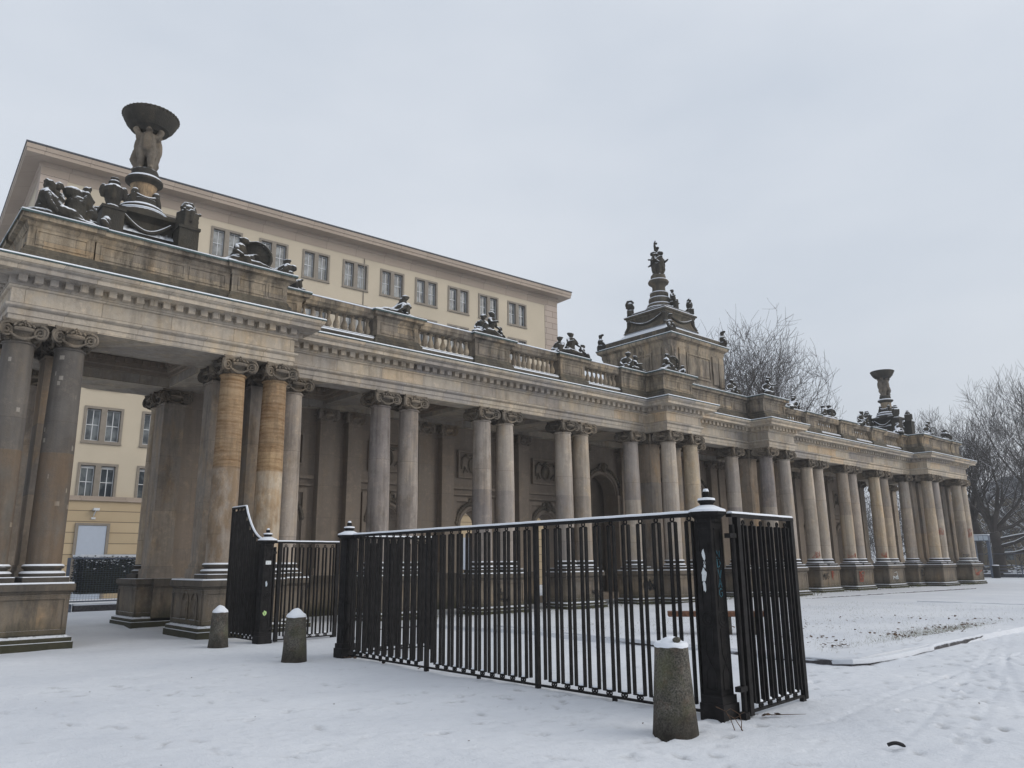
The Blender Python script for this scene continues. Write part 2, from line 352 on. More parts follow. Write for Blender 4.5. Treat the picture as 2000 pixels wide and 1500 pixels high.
def cp(o, parent=None, loc=None, rz=None, name=None):
    c = o.copy(); COL.objects.link(c)
    if parent: c.parent = parent
    if loc is not None: c.location = loc
    if rz is not None: c.rotation_euler = (0, 0, rz)
    if name: c.name = name
    return c
def kids(o): return [c for c in bpy.data.objects if c.parent == o]
def copy_tree(o, parent=None):
    c = o.copy(); COL.objects.link(c)
    if parent: c.parent = parent
    for ch in kids(o): copy_tree(ch, c)
    return c
RND = random.Random(7)

# ================================================================== GROUND
def in_lawn(x, y): return 12.45 < x < 30.6 and 6.05+.0 < y < 17.6+(x-12)*.06 and not (x < 12.9 and y < 6.4 and (12.95-x)+(6.45-y) > .55)
def build_ground():
    def axis(segs):
        out = [segs[0][0]]
        for a, b_, st in segs:
            n = max(1, int(round((b_-a)/st))); out += [a+(b_-a)*(i+1)/n for i in range(n)]
        return out
    X = axis([(-900, -60, 120), (-60, -4, 8), (-4, .8, .5), (.8, 15.5, .055), (15.5, 34, .2), (34, 62, .8), (62, 130, 6), (130, 1500, 150)])
    Y = axis([(-300, -20, 60), (-20, .2, 2), (.2, 9, .055), (9, 14, .09), (14, 20, .16), (20, 36, .7), (36, 130, 7), (130, 1500, 150)])
    rr = random.Random(3); prints = []
    def walk(x, y, ang, n, step=.62, w=.11):
        s = 1
        for i in range(n):
            a = ang + rr.uniform(-.12, .12); x += cos(a)*step; y += sin(a)*step; s = -s
            prints.append((x - sin(a)*w*s, y + cos(a)*w*s, a+rr.uniform(-.15, .15), rr.uniform(.012, .028), .14, .05))
    for x, y, a, n in [(2, 9.5, -.35, 16), (2.5, 13, -.95, 14), (3.6, 4.2, .2, 20), (5, 2.2, .28, 22), (6, 1.6, .5, 20), (14, 3.4, 3.0, 14), (5, 6.2, -.6, 10), (3, 7.0, -.2, 12),
                        (8.6, 1.2, .6, 20), (9, 2.6, .05, 22), (12, 1.2, .9, 12), (4, 12, .6, 10), (10.5, 4.6, .15, 20), (7.6, 2.9, .33, 18), (4.5, 16, -.2, 8), (5.4, 3.2, 1.2, 8), (1.8, 11.4, -1.3, 12), (6.8, 13.5, .15, 10), (8.4, 15, .2, 10)]:
        walk(x, y, a, n)
    for i in range(330):
        x = rr.uniform(1.5, 15); y = rr.uniform(.6, 13)
        if in_lawn(x, y): continue
        prints.append((x, y, rr.uniform(0, pi), rr.uniform(.008, .024), rr.uniform(.05, .2), rr.uniform(.02, .05)))
    cell = {}
    for p in prints:
        for i in range(int((p[0]-.4)//.5), int((p[0]+.4)//.5)+1):
            for j in range(int((p[1]-.4)//.5), int((p[1]+.4)//.5)+1): cell.setdefault((i, j), []).append(p)
    # wheel tracks
    tracks = []
    for (x, y, a, L, k) in [(1.5, 13.6, -.30, 12, .01), (1.2, 12.4, -.22, 13, .012), (2.0, 15.4, -.1, 8, .0), (7.0, 3.2, .20, 14, .004), (7.2, 2.7, .23, 14, .004), (6.2, 1.6, .36, 12, -.004),
                            (8.0, 4.2, .12, 12, -.012), (9, .8, .62, 12, -.01), (9.6, 1.0, .56, 12, -.004), (11, .6, .75, 9, 0)]:
        pts = []; s = 0
        while s < L: pts.append((x, y)); x += cos(a)*.25; y += sin(a)*.25; a += k*.25*4*.3; s += .25
        tracks.append(pts)
    tcell = {}
    for pts in tracks:
        for i in range(len(pts)-1):
            a, b_ = pts[i], pts[i+1]
            for gi in range(int((min(a[0], b_[0])-.2)//.5), int((max(a[0], b_[0])+.2)//.5)+1):
                for gj in range(int((min(a[1], b_[1])-.2)//.5), int((max(a[1], b_[1])+.2)//.5)+1): tcell.setdefault((gi, gj), []).append((a, b_))
    vs = []; sl_ = []
    for y in Y:
        for x in X:
            z = 0; sl = 0
            if -2 < x < 40 and -2 < y < 24:
                z += .035*(mnoise.noise(Vector((x*.45, y*.45, 0)))) + .010*mnoise.noise(Vector((x*2.1, y*2.1, 3)))
                if x < 20 and y < 14:
                    z += .006*mnoise.noise(Vector((x*7, y*7, 5)))
                    tr = mnoise.noise(Vector((x*.3, y*.3, 9)))
                    z -= .012*max(0, mnoise.noise(Vector((x*4.5, y*9, 1)))-.18)*(1 if not in_lawn(x, y) else .3)
                    for (px, py, a, d, l, w) in cell.get((int(x//.5), int(y//.5)), ()):
                        dx, dy = x-px, y-py; u = (dx*cos(a)+dy*sin(a))/l; v = (-dx*sin(a)+dy*cos(a))/w; q = u*u+v*v
                        if q < 1: z -= d*(1-q*q); sl = max(sl, min(1, max(0, d-.008)*40)*(1-q*.6))
                        elif q < 2.6: z += d*.28*(1-(q-1)/1.6)
                    for a, b_ in tcell.get((int(x//.5), int(y//.5)), ()):
                        ex, ey = b_[0]-a[0], b_[1]-a[1]; L2 = ex*ex+ey*ey; tt = max(0, min(1, ((x-a[0])*ex+(y-a[1])*ey)/L2))
                        dd = math.hypot(x-a[0]-tt*ex, y-a[1]-tt*ey)
                        if dd < .05: z = z-.011*(1-(dd/.05)**2)
                        elif dd < .11: z += .004*(1-(dd-.05)/.06)
                if in_lawn(x, y):
                    z += .085
                if y > 17 and x < 8: z -= .05*min(1, (y-17))
            vs.append((x, y, z)); sl_.append(sl)
    nx = len(X); ny = len(Y)
    fs = [(j*nx+i, j*nx+i+1, (j+1)*nx+i+1, (j+1)*nx+i) for j in range(ny-1) for i in range(nx-1)]
    mb = MB(); mb.add(vs, fs, 0, True); o = mb.build('ground', m_ground)
    at = o.data.attributes.new('slush', 'FLOAT', 'POINT'); at.data.foreach_set('value', sl_)
    tag(o, 'thin trodden snow covering the whole forecourt and park', 'ground', kind='structure')
    return o
build_ground()

# ================================================================== COLONNADE
colonnade = empty('colonnade', (30.35, 22.2, 0))
tag(colonnade, 'long weathered sandstone colonnade with paired ionic columns and a balustrade on top', 'colonnade')
CO = Vector((30.35, 22.2, 0))
def L(x, y, z=0): return (x-CO.x, y-CO.y, z)
def shift(mb): mb.v = [(x-CO.x, y-CO.y, z) for x, y, z in mb.v]; return mb

YW, YP = 20.10, 19.02          # face planes of wing and projecting entablature
PX = [2.42, 9.0, 25.3, 27.65, 33.05, 35.4, 51.7, 58.3]
YB = 25.3
front = [(PX[0], YB), (PX[0], YP), (PX[1], YP), (PX[1], YW), (PX[2], YW), (PX[2], YP), (PX[3], YP), (PX[3], YW),
         (PX[4], YW), (PX[4], YP), (PX[5], YP), (PX[5], YW), (PX[6], YW), (PX[6], YP), (PX[7], YP), (PX[7], YB)]
# entablature: architrave, frieze, cornice
mb = MB()
mb.sweep(front, [(0, 6.82), (0, 6.95), (.025, 6.952), (.025, 7.08), (.05, 7.09), (.09, 7.14), (.09, 7.18), (.0, 7.2), (0, 7.54), (.05, 7.56), (.08, 7.62), (.08, 7.80),
                 (.22, 7.805), (.36, 7.81), (.36, 7.82), (.50, 7.822), (.50, 7.92), (.53, 7.93), (.57, 7.98), (.60, 8.04), (.60, 8.07), (-.05, 8.10)])
k = len(mb.v); n = len(front)
mb.add([(x, y, 8.095) for x, y in front], [tuple(range(n))])
# dentil blocks are surface ornament of the entablature
for i in range(len(front)-1):
    a, b_ = Vector(front[i]), Vector(front[i+1]); d = (b_-a).normalized(); nn = Vector((d.y, -d.x)); Lg = (b_-a).length
    cnt = max(1, round((Lg)/.30)); st = Lg/cnt
    for q in range(cnt):
        c = a + d*(st*(q+.5)) + nn*.17
        ex = (.165, .17) if abs(d.x) > .5 else (.17, .165)
        mb.box(c.x-ex[0]/2, c.x+ex[0]/2, c.y-ex[1]/2, c.y+ex[1]/2, 7.655, 7.808)
ent = shift(mb).build('entablature', m_entab, colonnade)
# copper flashing with a thin line of snow on the cornice edge
mb = MB(); mb.sweep(front, [(.615, 8.068), (.62, 8.10), (.30, 8.135), (.04, 8.15), (.04, 8.2)], True)
shift(mb).build('copper_flashing', m_copper, ent)
mb = MB(); mb.sweep(front, [(.618, 8.101), (.605, 8.135), (.44, 8.145), (.40, 8.128)], True); mb.sweep(front, [(.27, 8.139), (.25, 8.17), (.12, 8.175), (.10, 8.148)], True)
shift(mb).build('snow_line', m_snow, ent)
# roof snow
mb = MB(); mb.box(PX[0]+.4, PX[7]-.4, 20.9, 24.9, 8.2, 8.3)
shift(mb).build('roof_snow', m_snow, colonnade)
# beams (soffits) and ceiling
mb = MB(); e = .003
segs = [(PX[0], PX[1], YP), (PX[1], PX[2], YW), (PX[2], PX[3], YP), (PX[3], PX[4], YW), (PX[4], PX[5], YP), (PX[5], PX[6], YW), (PX[6], PX[7], YP)]
for i, (a, b_, y) in enumerate(segs):
    a2 = a+(e if i in (0, 2, 4, 6) else -e); b2 = b_-(e if i in (0, 2, 4, 6) else -e)
    mb.box(a2, b2, y+e, 20.75, 6.822, 7.9)
for x0, x1 in ((PX[0]+e, 4.05), (7.3, PX[1]-.15), (60.7-PX[1]+.15, 53.4), (56.65, PX[7]-e)):
    mb.box(x0, x1, 20.752, 23.748, 6.83, 7.9)
mb.box(PX[0]+e, PX[7]-e, 23.75, YB-e, 6.822, 7.9)
pairs = [13.15, 17.2, 21.12, 39.58, 43.5, 47.55]
for c in pairs: mb.box(c-.72, c+.72, 20.752, 23.748, 6.95, 7.9)
for c in (24.6, 36.1): mb.box(c-.35, c+1.6 if c < 30 else c+.35, 20.752, 23.748, 6.95, 7.9)
shift(mb).build('architrave_beam', m_entab, colonnade)
mb = MB(); mb.box(PX[0]+.1, PX[7]-.1, 20.0, 25.2, 7.905, 8.06)
shift(mb).build('ceiling', m_wall, colonnade)
def coffer(x0, x1):
    mb = MB(); y0, y1 = 20.752, 23.748
    path = [(x0, y0), (x0, y1), (x1, y1), (x1, y0)]     # travel so that inward is to the right
    mb.sweep(path, [(0, 7.1), (.06, 7.12), (.06, 7.22), (.12, 7.25), (.12, 7.33), (.13, 7.5), (.24, 7.52), (.30, 7.58), (.30, 7.64), (.38, 7.7), (.38, 7.9)], True)
    for (a, b_) in [((x0, y0), (x0, y1)), ((x0, y1), (x1, y1)), ((x1, y1), (x1, y0)), ((x1, y0), (x0, y0))]:
        a = Vector(a); b_ = Vector(b_); d = (b_-a).normalized(); nn = Vector((d.y, -d.x)); Lg = (b_-a).length; c_ = round((Lg-.4)/.24)
        for q in range(c_):
            c = a+d*(.2+(Lg-.4)*(q+.5)/c_)+nn*.17; mb.cbox((c.x, c.y, 7.42), (.12, .12, .12))
    shift(mb).build('ceiling_moulding', m_wall, colonnade)
edges = [(4.05, 7.3), (9.6, 12.43), (13.87, 16.48), (17.92, 20.4), (21.84, 24.25), (26.2, 35.75), (36.45, 38.86), (40.3, 42.78), (44.22, 46.83), (48.27, 51.0), (53.4, 56.65)]
for a, b_ in edges: coffer(a, b_)

# --- column pieces
mb = MB(); prof = [(.335, 0)]
for i in range(15):
    t_ = i/14; z = .05+4.62*t_; prof.append((.335-.036*max(0, (t_-.25)/.75)**1.6, z))
prof += [(.30, 4.67), (.325, 4.685), (.335, 4.70), (.325, 4.73), (.30, 4.74)]
mb.lathe(prof, n=32); shaft_me = mb
mb = MB()
mb.box(-.43, .43, -.43, .43, 0, .13)
mb.lathe([(.38, .13), (.42, .15), (.435, .185), (.42, .22), (.385, .235), (.355, .25), (.345, .28), (.36, .305), (.385, .315), (.40, .34), (.385, .365), (.35, .375), (.345, .40)], n=32)
base_me = mb
def spiral(mb, c, ax, side, R=.155, turns=2.2, r=.03):
    """volute: spiral roll in the plane spanned by ax and z"""
    pts = []; rad = []; n = 30
    for i in range(n+1):
        q = i/n; a = side*(pi/2 - q*turns*2*pi) if side > 0 else pi - (pi/2 - q*turns*2*pi); rr_ = R*(1-q*.9)
        pts.append(Vector(c)+ax*(cos(a)*rr_)+Vector((0, 0, sin(a)*rr_))); rad.append(r*(1-.35*q))
    mb.tube(pts, rad, 5)
def make_capital():
    mb = MB()
    mb.lathe([(.27, -.02), (.285, .0), (.29, .08), (.31, .12), (.36, .18), (.385, .235), (.37, .28), (.31, .30), (.30, .36)], n=28)
    # abacus with concave sides and cut corners
    pts = []
    for q in range(4):
        a0 = q*pi/2
        for i in range(9):
            t_ = (i-4)/4; off = .42 - .10*(1-t_*t_); x_, y_ = off, t_*.42
            if abs(t_) == 1: x_, y_ = .42, t_*.40
            pts.append((x_*cos(a0)-y_*sin(a0), x_*sin(a0)+y_*cos(a0)))
    n = len(pts); zs = [(.94, .335), (1.0, .36), (1.03, .39), (1.03, .422)]
    vs = [(x*s, y*s, z) for s, z in zs for x, y in pts]
    mb.add(vs, [(j*n+i, j*n+(i+1) % n, (j+1)*n+(i+1) % n, (j+1)*n+i) for j in range(3) for i in range(n)] + [tuple(range(3*n, 4*n)), tuple(reversed(range(n)))])
    for q in range(4):
        a0 = q*pi/2; nx, ny = cos(a0), sin(a0); T = Vector((-ny, nx, 0)); Nn = Vector((nx, ny, 0))
        for sgn in (-1, 1):
            ang = .38; ax = (T*cos(ang)*sgn + Nn*sin(ang))   # volute plane turned towards the corner
            c = Nn*.395 + T*sgn*.315 + Vector((0, 0, .185)); axd = ax if sgn > 0 else -ax
            spiral(mb, c, axd, sgn, .158, 2.1, .032)
            nrm_ = Vector((0, 0, 1)).cross(ax).normalized()
            d0 = c - nrm_*.035*(1 if nrm_.dot(Nn) > 0 else -1)
            pr = [d0 + ax*(cos(u)*.145)+Vector((0, 0, sin(u)*.145)) for u in [2*pi*k/16 for k in range(16)]]
            pr2 = [p - Nn*.05 for p in pr]
            mb.add(pr+pr2, [tuple(range(16))]+[(k, (k+1) % 16, 16+(k+1) % 16, 16+k) for k in range(16)]+[tuple(reversed(range(16, 32)))])
        # echinus roll and swag between the volutes
        mb.tube([Nn*.40+T*(-.18)+Vector((0, 0, .225)), Nn*.425+Vector((0, 0, .225)), Nn*.40+T*.18+Vector((0, 0, .225))], [.045, .058, .045], 8)
        sw = [Nn*(.41-.05*sin(pi*i/8))+T*(-.27+.54*i/8)+Vector((0, 0, .13-.11*sin(pi*i/8))) for i in range(9)]
        mb.tube(sw, [.018, .024, .03, .034, .036, .034, .03, .024, .018], 6)
        for i in range(5): mb.sphere(Nn*(.37)+T*(-.10+.05*i)+Vector((0, 0, .06-.015*(2-abs(i-2)))), .022, 6, 4)
        # leaf tongues curling out under the abacus and down over the neck
        for sgn in (-1, 1):
            D = (Nn+T*sgn).normalized()
            mb.tube([D*.30+Vector((0, 0, .06)), D*.38+Vector((0, 0, .02)), D*.47+Vector((0, 0, .05)), D*.50+Vector((0, 0, .11))], [.05, .055, .045, .02], 6)
            mb.tube([D*.40+Vector((0, 0, .30)), D*.52+Vector((0, 0, .32)), D*.57+Vector((0, 0, .27)), D*.53+Vector((0, 0, .22))], [.05, .05, .04, .02], 6)
            for q_ in (.08, .17): mb.tube([Nn*.34+T*sgn*q_+Vector((0, 0, .29)), Nn*.43+T*sgn*q_+Vector((0, 0, .315)), Nn*.45+T*sgn*(q_+.03)+Vector((0, 0, .275))], [.035, .032, .014], 5)
        # flower on the abacus
        for i in range(5):
            u = 2*pi*i/5; mb.sphere(Nn*.37+T*(cos(u)*.05)+Vector((0, 0, .37+sin(u)*.05)), (.03, .03, .03), 6, 4)
        mb.sphere(Nn*.39+Vector((0, 0, .37)), .028, 6, 4)
        mb.tube([Nn*.36+T*-.04+Vector((0, 0, .33)), Nn*.39+T*-.12+Vector((0, 0, .30)), Nn*.37+T*-.17+Vector((0, 0, .34))], [.02, .016, .01], 5)
        mb.tube([Nn*.36+T*.04+Vector((0, 0, .33)), Nn*.39+T*.12+Vector((0, 0, .30)), Nn*.37+T*.17+Vector((0, 0, .34))], [.02, .016, .01], 5)
    return mb
cap_mb = make_capital()
snow_ring = MB()
snow_ring.lathe([(.34, .398), (.365, .404), (.395, .378), (.402, .366), (.385, .366)], n=28)
snow_ring.lathe([(.36, .262), (.385, .262), (.425, .232), (.435, .215), (.42, .212)], n=28)
snow_ring.add([(x*.425, y*.425, .146) for x, y in ((-1, -1), (1, -1), (1, 1), (-1, 1))]+[(x*.43, y*.43, .131) for x, y in ((-1, -1), (1, -1), (1, 1), (-1, 1))], [(0, 1, 2, 3), (0, 4, 5, 1), (1, 5, 6, 2), (2, 6, 7, 3), (3, 7, 4, 0)])
proto_col = {}
def column(x, y, kind):
    """shaft is the part, base and capital are its sub-parts"""
    if kind not in proto_col:
        s = shaft_me.build('column', m_shaft[kind], colonnade)
        if not proto_col:
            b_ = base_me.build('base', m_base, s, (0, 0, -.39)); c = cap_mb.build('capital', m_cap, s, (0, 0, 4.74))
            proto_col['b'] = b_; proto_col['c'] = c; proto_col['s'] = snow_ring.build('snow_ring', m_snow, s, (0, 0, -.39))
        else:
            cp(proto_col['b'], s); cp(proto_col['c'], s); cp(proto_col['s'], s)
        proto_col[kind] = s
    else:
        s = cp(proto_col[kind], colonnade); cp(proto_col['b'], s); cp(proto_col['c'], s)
        if y < 22: cp(proto_col['s'], s)
    s.location = L(x, y, 1.66); return s
cols = [(2.74, 19.35, 3), (3.73, 19.32, 3), (7.52, 19.35, 4), (8.66, 19.35, 4), (9.66, 20.42, 0),
        (12.63, 20.4, 0), (13.68, 20.4, 0), (16.70, 20.4, 0), (17.74, 20.4, 2), (20.66, 20.4, 2), (21.62, 20.4, 1),
        (24.60, 20.4, 2), (25.80, 19.4, 2), (27.30, 19.4, 1), (28.80, 20.4, 2), (31.95, 20.4, 2), (33.25, 19.38, 0), (34.90, 19.4, 2), (36.10, 20.4, 2),
        (39.00, 20.4, 2), (40.13, 20.4, 2), (42.98, 20.4, 1), (44.06, 20.4, 2), (47.02, 20.4, 1), (48.20, 20.4, 1), (51.2, 20.4, 2),
        (52.10, 19.35, 1), (53.22, 19.35, 2), (57.0, 19.35, 1), (58.02, 19.35, 2),
        (2.74, 24.98, 1), (7.55, 24.98, 1), (8.66, 24.98, 1), (52.1, 24.98, 2), (53.2, 24.98, 2), (57.9, 24.98, 2)]
colobj = [column(*c) for c in cols]
# square piers with pilaster capitals
def pier_mb(w, d, h0=1.66, h1=6.4):
    mb = MB(); mb.box(-w/2, w/2, -d/2, d/2, h0, h1-.06)
    mb.box(-w/2-.03, w/2+.03, -d/2-.03, d/2+.03, h1-.06, h1)
    mb.box(-w/2-.03, w/2+.03, -d/2-.03, d/2+.03, h0-.12, h0-.001); mb.box(-w/2-.08, w/2+.08, -d/2-.08, d/2+.08, h0-.25, h0-.121)
    mb.box(-w/2-.1, w/2+.1, -d/2-.1, d/2+.1, 1.25, h0-.251)
    mb.box(-w/2+.1, w/2-.1, -d/2+.1, d/2-.1, h1, 6.83); return mb
pA = pier_mb(.62, .62).build('pier', m_pier, colonnade); pAc = cp(proto_col['c'], pA, (0, 0, 6.4), name='capital')
first = True
for x, y in [(2.74, 20.45), (3.73, 20.45), (7.62, 20.45), (8.66, 20.45), (25.8, 20.42), (27.3, 20.42), (33.3, 20.42), (34.9, 20.42), (52.05, 20.45), (53.1, 20.45), (57.0, 20.45), (58.0, 20.45),
             (2.74, 24.12), (3.73, 24.12), (7.6, 24.25), (57.0, 24.12), (58.0, 24.12), (53.15, 24.25)]:
    if first: o = pA; first = False
    else: o = cp(pA, colonnade); cp(pAc, o)
    o.location = L(x, y)
# pedestals
def pedestal(x0, x1, y0, y1, panel=True):
    """x0..y1 is the footprint of the body"""
    mb = MB()
    path = [(x0, y1), (x0, y0), (x1, y0), (x1, y1)]
    mb.sweep(path, [(.13, -.12), (.13, .10), (.10, .11), (.10, .19), (.03, .22), (0, .25), (0, 1.06), (.03, 1.09), (.05, 1.12), (.08, 1.13), (.08, 1.24), (.07, 1.265), (-.35, 1.27)], True)
    mb.add([(x, y, 1.268) for x, y in path], [(0, 1, 2, 3)])
    if panel:   # raised frame on the front and left faces
        def frame(a, b_, z0, z1, w, horizontal):
            for (u0, u1, v0, v1) in ((a, b_, z0, z0+w), (a, b_, z1-w, z1), (a, a+w, z0+w+.001, z1-w-.001), (b_-w, b_, z0+w+.001, z1-w-.001)):
                if horizontal: mb.box(u0, u1, y0-.025, y0+.02, v0, v1)
                else: mb.box(x0-.025, x0+.02, u0, u1, v0, v1)
        frame(x0+.004, x1-.004, .26, 1.05, .09, True)
        frame(y0+.01, y1-.01, .26, 1.05, .09, False)
    o = shift(mb).build('pedestal', m_ped, colonnade)
    mb = MB(); mb.sweep([(x0+.03, y1-.03), (x0+.03, y0+.03), (x1-.03, y0+.03), (x1-.03, y1-.03)], [(.085, 1.271), (.075, 1.30), (-.15, 1.30), (-.2, 1.271)], True)
    if (y0 < 20.3): shift(mb).build('snow_ledge', m_snow, o)
    return o
for a in [(2.2, 4.2, 18.85, 20.9), (7.0, 8.98, 18.85, 20.9), (9.12, 10.15, 19.92, 20.9), (2.2, 4.2, 23.7, 25.45), (6.95, 9.1, 23.7, 25.45),
          (12.2, 14.1, 19.95, 20.88), (16.26, 18.18, 19.95, 20.88), (20.2, 22.08, 19.95, 20.88), (24.12, 25.28, 19.95, 20.9), (25.35, 27.75, 18.95, 20.9), (27.9, 29.25, 19.95, 20.9),
          (31.5, 32.75, 19.95, 20.9), (32.85, 35.35, 18.95, 20.9), (35.5, 36.55, 19.95, 20.9), (38.5, 40.57, 19.95, 20.88), (42.5, 44.52, 19.95, 20.88), (46.55, 48.66, 19.95, 20.88),
          (50.7, 51.55, 19.95, 20.9), (51.65, 53.7, 18.88, 20.9), (56.5, 58.48, 18.88, 20.9), (51.6, 53.6, 23.7, 25.45), (56.5, 58.48, 23.7, 25.45)]:
    pedestal(*a)
# carved arch panels on the side of the second pedestal
mb = MB()
for yc in (19.35, 19.95):
    pts = [(6.972, yc-.2, .35), (6.972, yc-.2, .78)] + [(6.972, yc-.2*cos(pi*i/8), .78+.2*sin(pi*i/8)) for i in range(1, 8)] + [(6.972, yc+.2, .78), (6.972, yc+.2, .35)]
    mb.tube(pts+[pts[0]], .022, 5)
    for i in range(7): mb.tube([(6.985, yc-.13+.05*i, .42), (6.965, yc-.1+.03*i, .62), (6.985, yc-.12+.045*i, .8)], .02, 4)
shift(mb).build('relief_carving', m_ped, colonnade)

# --- rear wall with pilasters, arches, panels
def arch_bay(mb, xa, xb, xc, hw, zspr, z0, big=False, y0=24.0, y1=24.75):
    """wall from xa to xb with an arched opening centred on xc"""
    nn_ = 14; zt = 6.82
    arc = [(xc-hw*cos(pi*i/nn_), zspr+hw*sin(pi*i/nn_)) for i in range(nn_+1)]
    for y, fl in ((y0, 0), (y1, 1)):
        vs = [(xa, y, 0), (xc-hw, y, 0), (xc+hw, y, 0), (xb, y, 0), (xa, y, zt), (xb, y, zt), (xc-hw, y, z0), (xc+hw, y, z0)] + [(x, y, z) for x, z in arc]
        k = 8; f = [(0, 1, 6, k, 4), (2, 3, 5, k+nn_, 7), (1, 2, 7, 6)]
        f += [(k+i, k+i+1, 5, 4) for i in [nn_//2]] + [(k+i, k+i+1, 4) for i in range(nn_//2)] + [(k+i, k+i+1, 5) for i in range(nn_//2+1, nn_)]
        if fl: f = [tuple(reversed(q)) for q in f]
        mb.add(vs, f)
    ring = [(xc-hw, z0)]+arc+[(xc+hw, z0)]
    for i in range(len(ring)):
        a, b_ = ring[i], ring[(i+1) % len(ring)]; mb.add([(a[0], y0, a[1]), (b_[0], y0, b_[1]), (b_[0], y1, b_[1]), (a[0], y1, a[1])], [(0, 1, 2, 3)])
wallmb = MB(); bays = []
cuts = [7.9, 13.15, 17.15, 21.15, 24.9, 28.6, 32.1, 35.8, 39.55, 43.55, 47.6, 52.8]
mids = [11.05, 15.17, 19.17, 23.13, 26.75, 30.35, 33.95, 37.57, 41.53, 45.53, 49.65]
for i in range(11):
    big = i in (4, 5, 6)
    if big: arch_bay(wallmb, cuts[i], cuts[i+1], mids[i], .95, 4.6, .3)
    else: arch_bay(wallmb, cuts[i], cuts[i+1], mids[i], .60, 3.02, .25)
wallmb.box(7.3, 7.898, 24.0, 24.75, 0, 6.82); wallmb.box(52.802, 53.4, 24.0, 24.75, 0, 6.82)
wall = shift(wallmb).build('rear_wall', m_wall, colonnade)
# dark rooms behind the three big arches
mb = MB(); mb.box(25.0, 35.7, 25.0, 25.29, 0, 6.82); mb.box(24.95, 25.25, 24.752, 25.0, 0, 6.82); mb.box(35.45, 35.75, 24.752, 25.0, 0, 6.82)
shift(mb).build('niche_back', m_wall, wall)
# wall trim
for i in range(11):
    xc = mids[i]; big = i in (4, 5, 6); mb = MB(); a, b_ = xc-1.0, xc+1.0
    if not big:
        mb.box(a-.2, b_+.2, 23.86, 24.005, 4.42, 4.54); mb.box(a-.2, b_+.2, 23.90, 24.004, 4.18, 4.25)
        for (x0, x1, z0, z1) in ((xc-.80, xc+.80, 5.87, 5.94), (xc-.80, xc+.80, 4.86, 4.93), (xc-.80, xc-.73, 4.931, 5.869), (xc+.73, xc+.80, 4.931, 5.869)): mb.box(x0, x1, 23.86, 24.004, z0, z1)
        for (x0, x1, z0, z1) in ((xc-1.0, xc-.86, .8, 3.95), (xc+.86, xc+1.0, .8, 3.95), (xc-1.0, xc+1.0, 3.951, 4.1)): mb.box(x0, x1, 23.9, 24.003, z0, z1)
        R = .72; zs = 3.02
    else: R = 1.07; zs = 4.6; mb.box(xc-1.55, xc-.95, 23.85, 24.004, 0.3, 4.45); mb.box(xc+.95, xc+1.55, 23.85, 24.004, .3, 4.45); mb.box(xc-1.6, xc-.9, 23.82, 24.005, 4.451, 4.62); mb.box(xc+.9, xc+1.6, 23.82, 24.005, 4.451, 4.62)
    mb.tube([(xc-R*cos(pi*k/18), 23.97, zs+R*sin(pi*k/18)) for k in range(19)], .07, 6)
    mb.tube([(xc-(R+.12)*cos(pi*k/18), 23.98, zs+(R+.12)*sin(pi*k/18)) for k in range(19)], .035, 6)
    trim = shift(mb).build('arch_surround', m_wall, wall)
    mb = MB(); rr = random.Random(i)
    # garland of leaves over the arch with a keystone head
    for k in range(26):
        u = pi*(.04+.92*k/25); mb.sphere((xc-(R+.16)*cos(u), 23.9, zs+(R+.16)*sin(u)), (.07+.02*rr.random(), .07, .07+.02*rr.random()), 6, 4)
    mb.sphere((xc, 23.84, zs+R+.22), (.13, .12, .17), 8, 6); mb.sphere((xc, 23.8, zs+R+.06), (.08, .08, .12), 8, 6)
    for s in (-1, 1): mb.tube([(xc+s*.1, 23.86, zs+R+.36), (xc+s*.26, 23.84, zs+R+.30), (xc+s*.3, 23.88, zs+R+.14)], [.05, .045, .02], 6)
    if not big:
        shift(mb).build('relief_garland', m_cap, wall); mb = MB()
        # cartouche relief in the square panel: oval shield, drapery and a small figure
        mb.tube([(xc+.22*cos(u), 23.93, 5.38+.30*sin(u)) for u in [2*pi*k/20 for k in range(21)]], .032, 6, cap=False)
        mb.sphere((xc, 23.97, 5.38), (.19, .05, .27), 12, 8)
        for s in (-1, 1):
            mb.tube([(xc+s*.2, 23.92, 5.68), (xc+s*.42, 23.9, 5.76), (xc+s*.56, 23.92, 5.62), (xc+s*.6, 23.94, 5.2)], [.05, .055, .05, .02], 6)
            mb.tube([(xc+s*.3, 23.94, 5.1), (xc+s*.45, 23.92, 5.3), (xc+s*.5, 23.95, 5.05)], [.03, .04, .02], 5)
        mb.tube([(xc-.2, 23.92, 5.7), (xc, 23.9, 5.79), (xc+.2, 23.92, 5.7)], .05, 6)
    shift(mb).build('relief_garland' if big else 'cartouche', m_cap, wall)
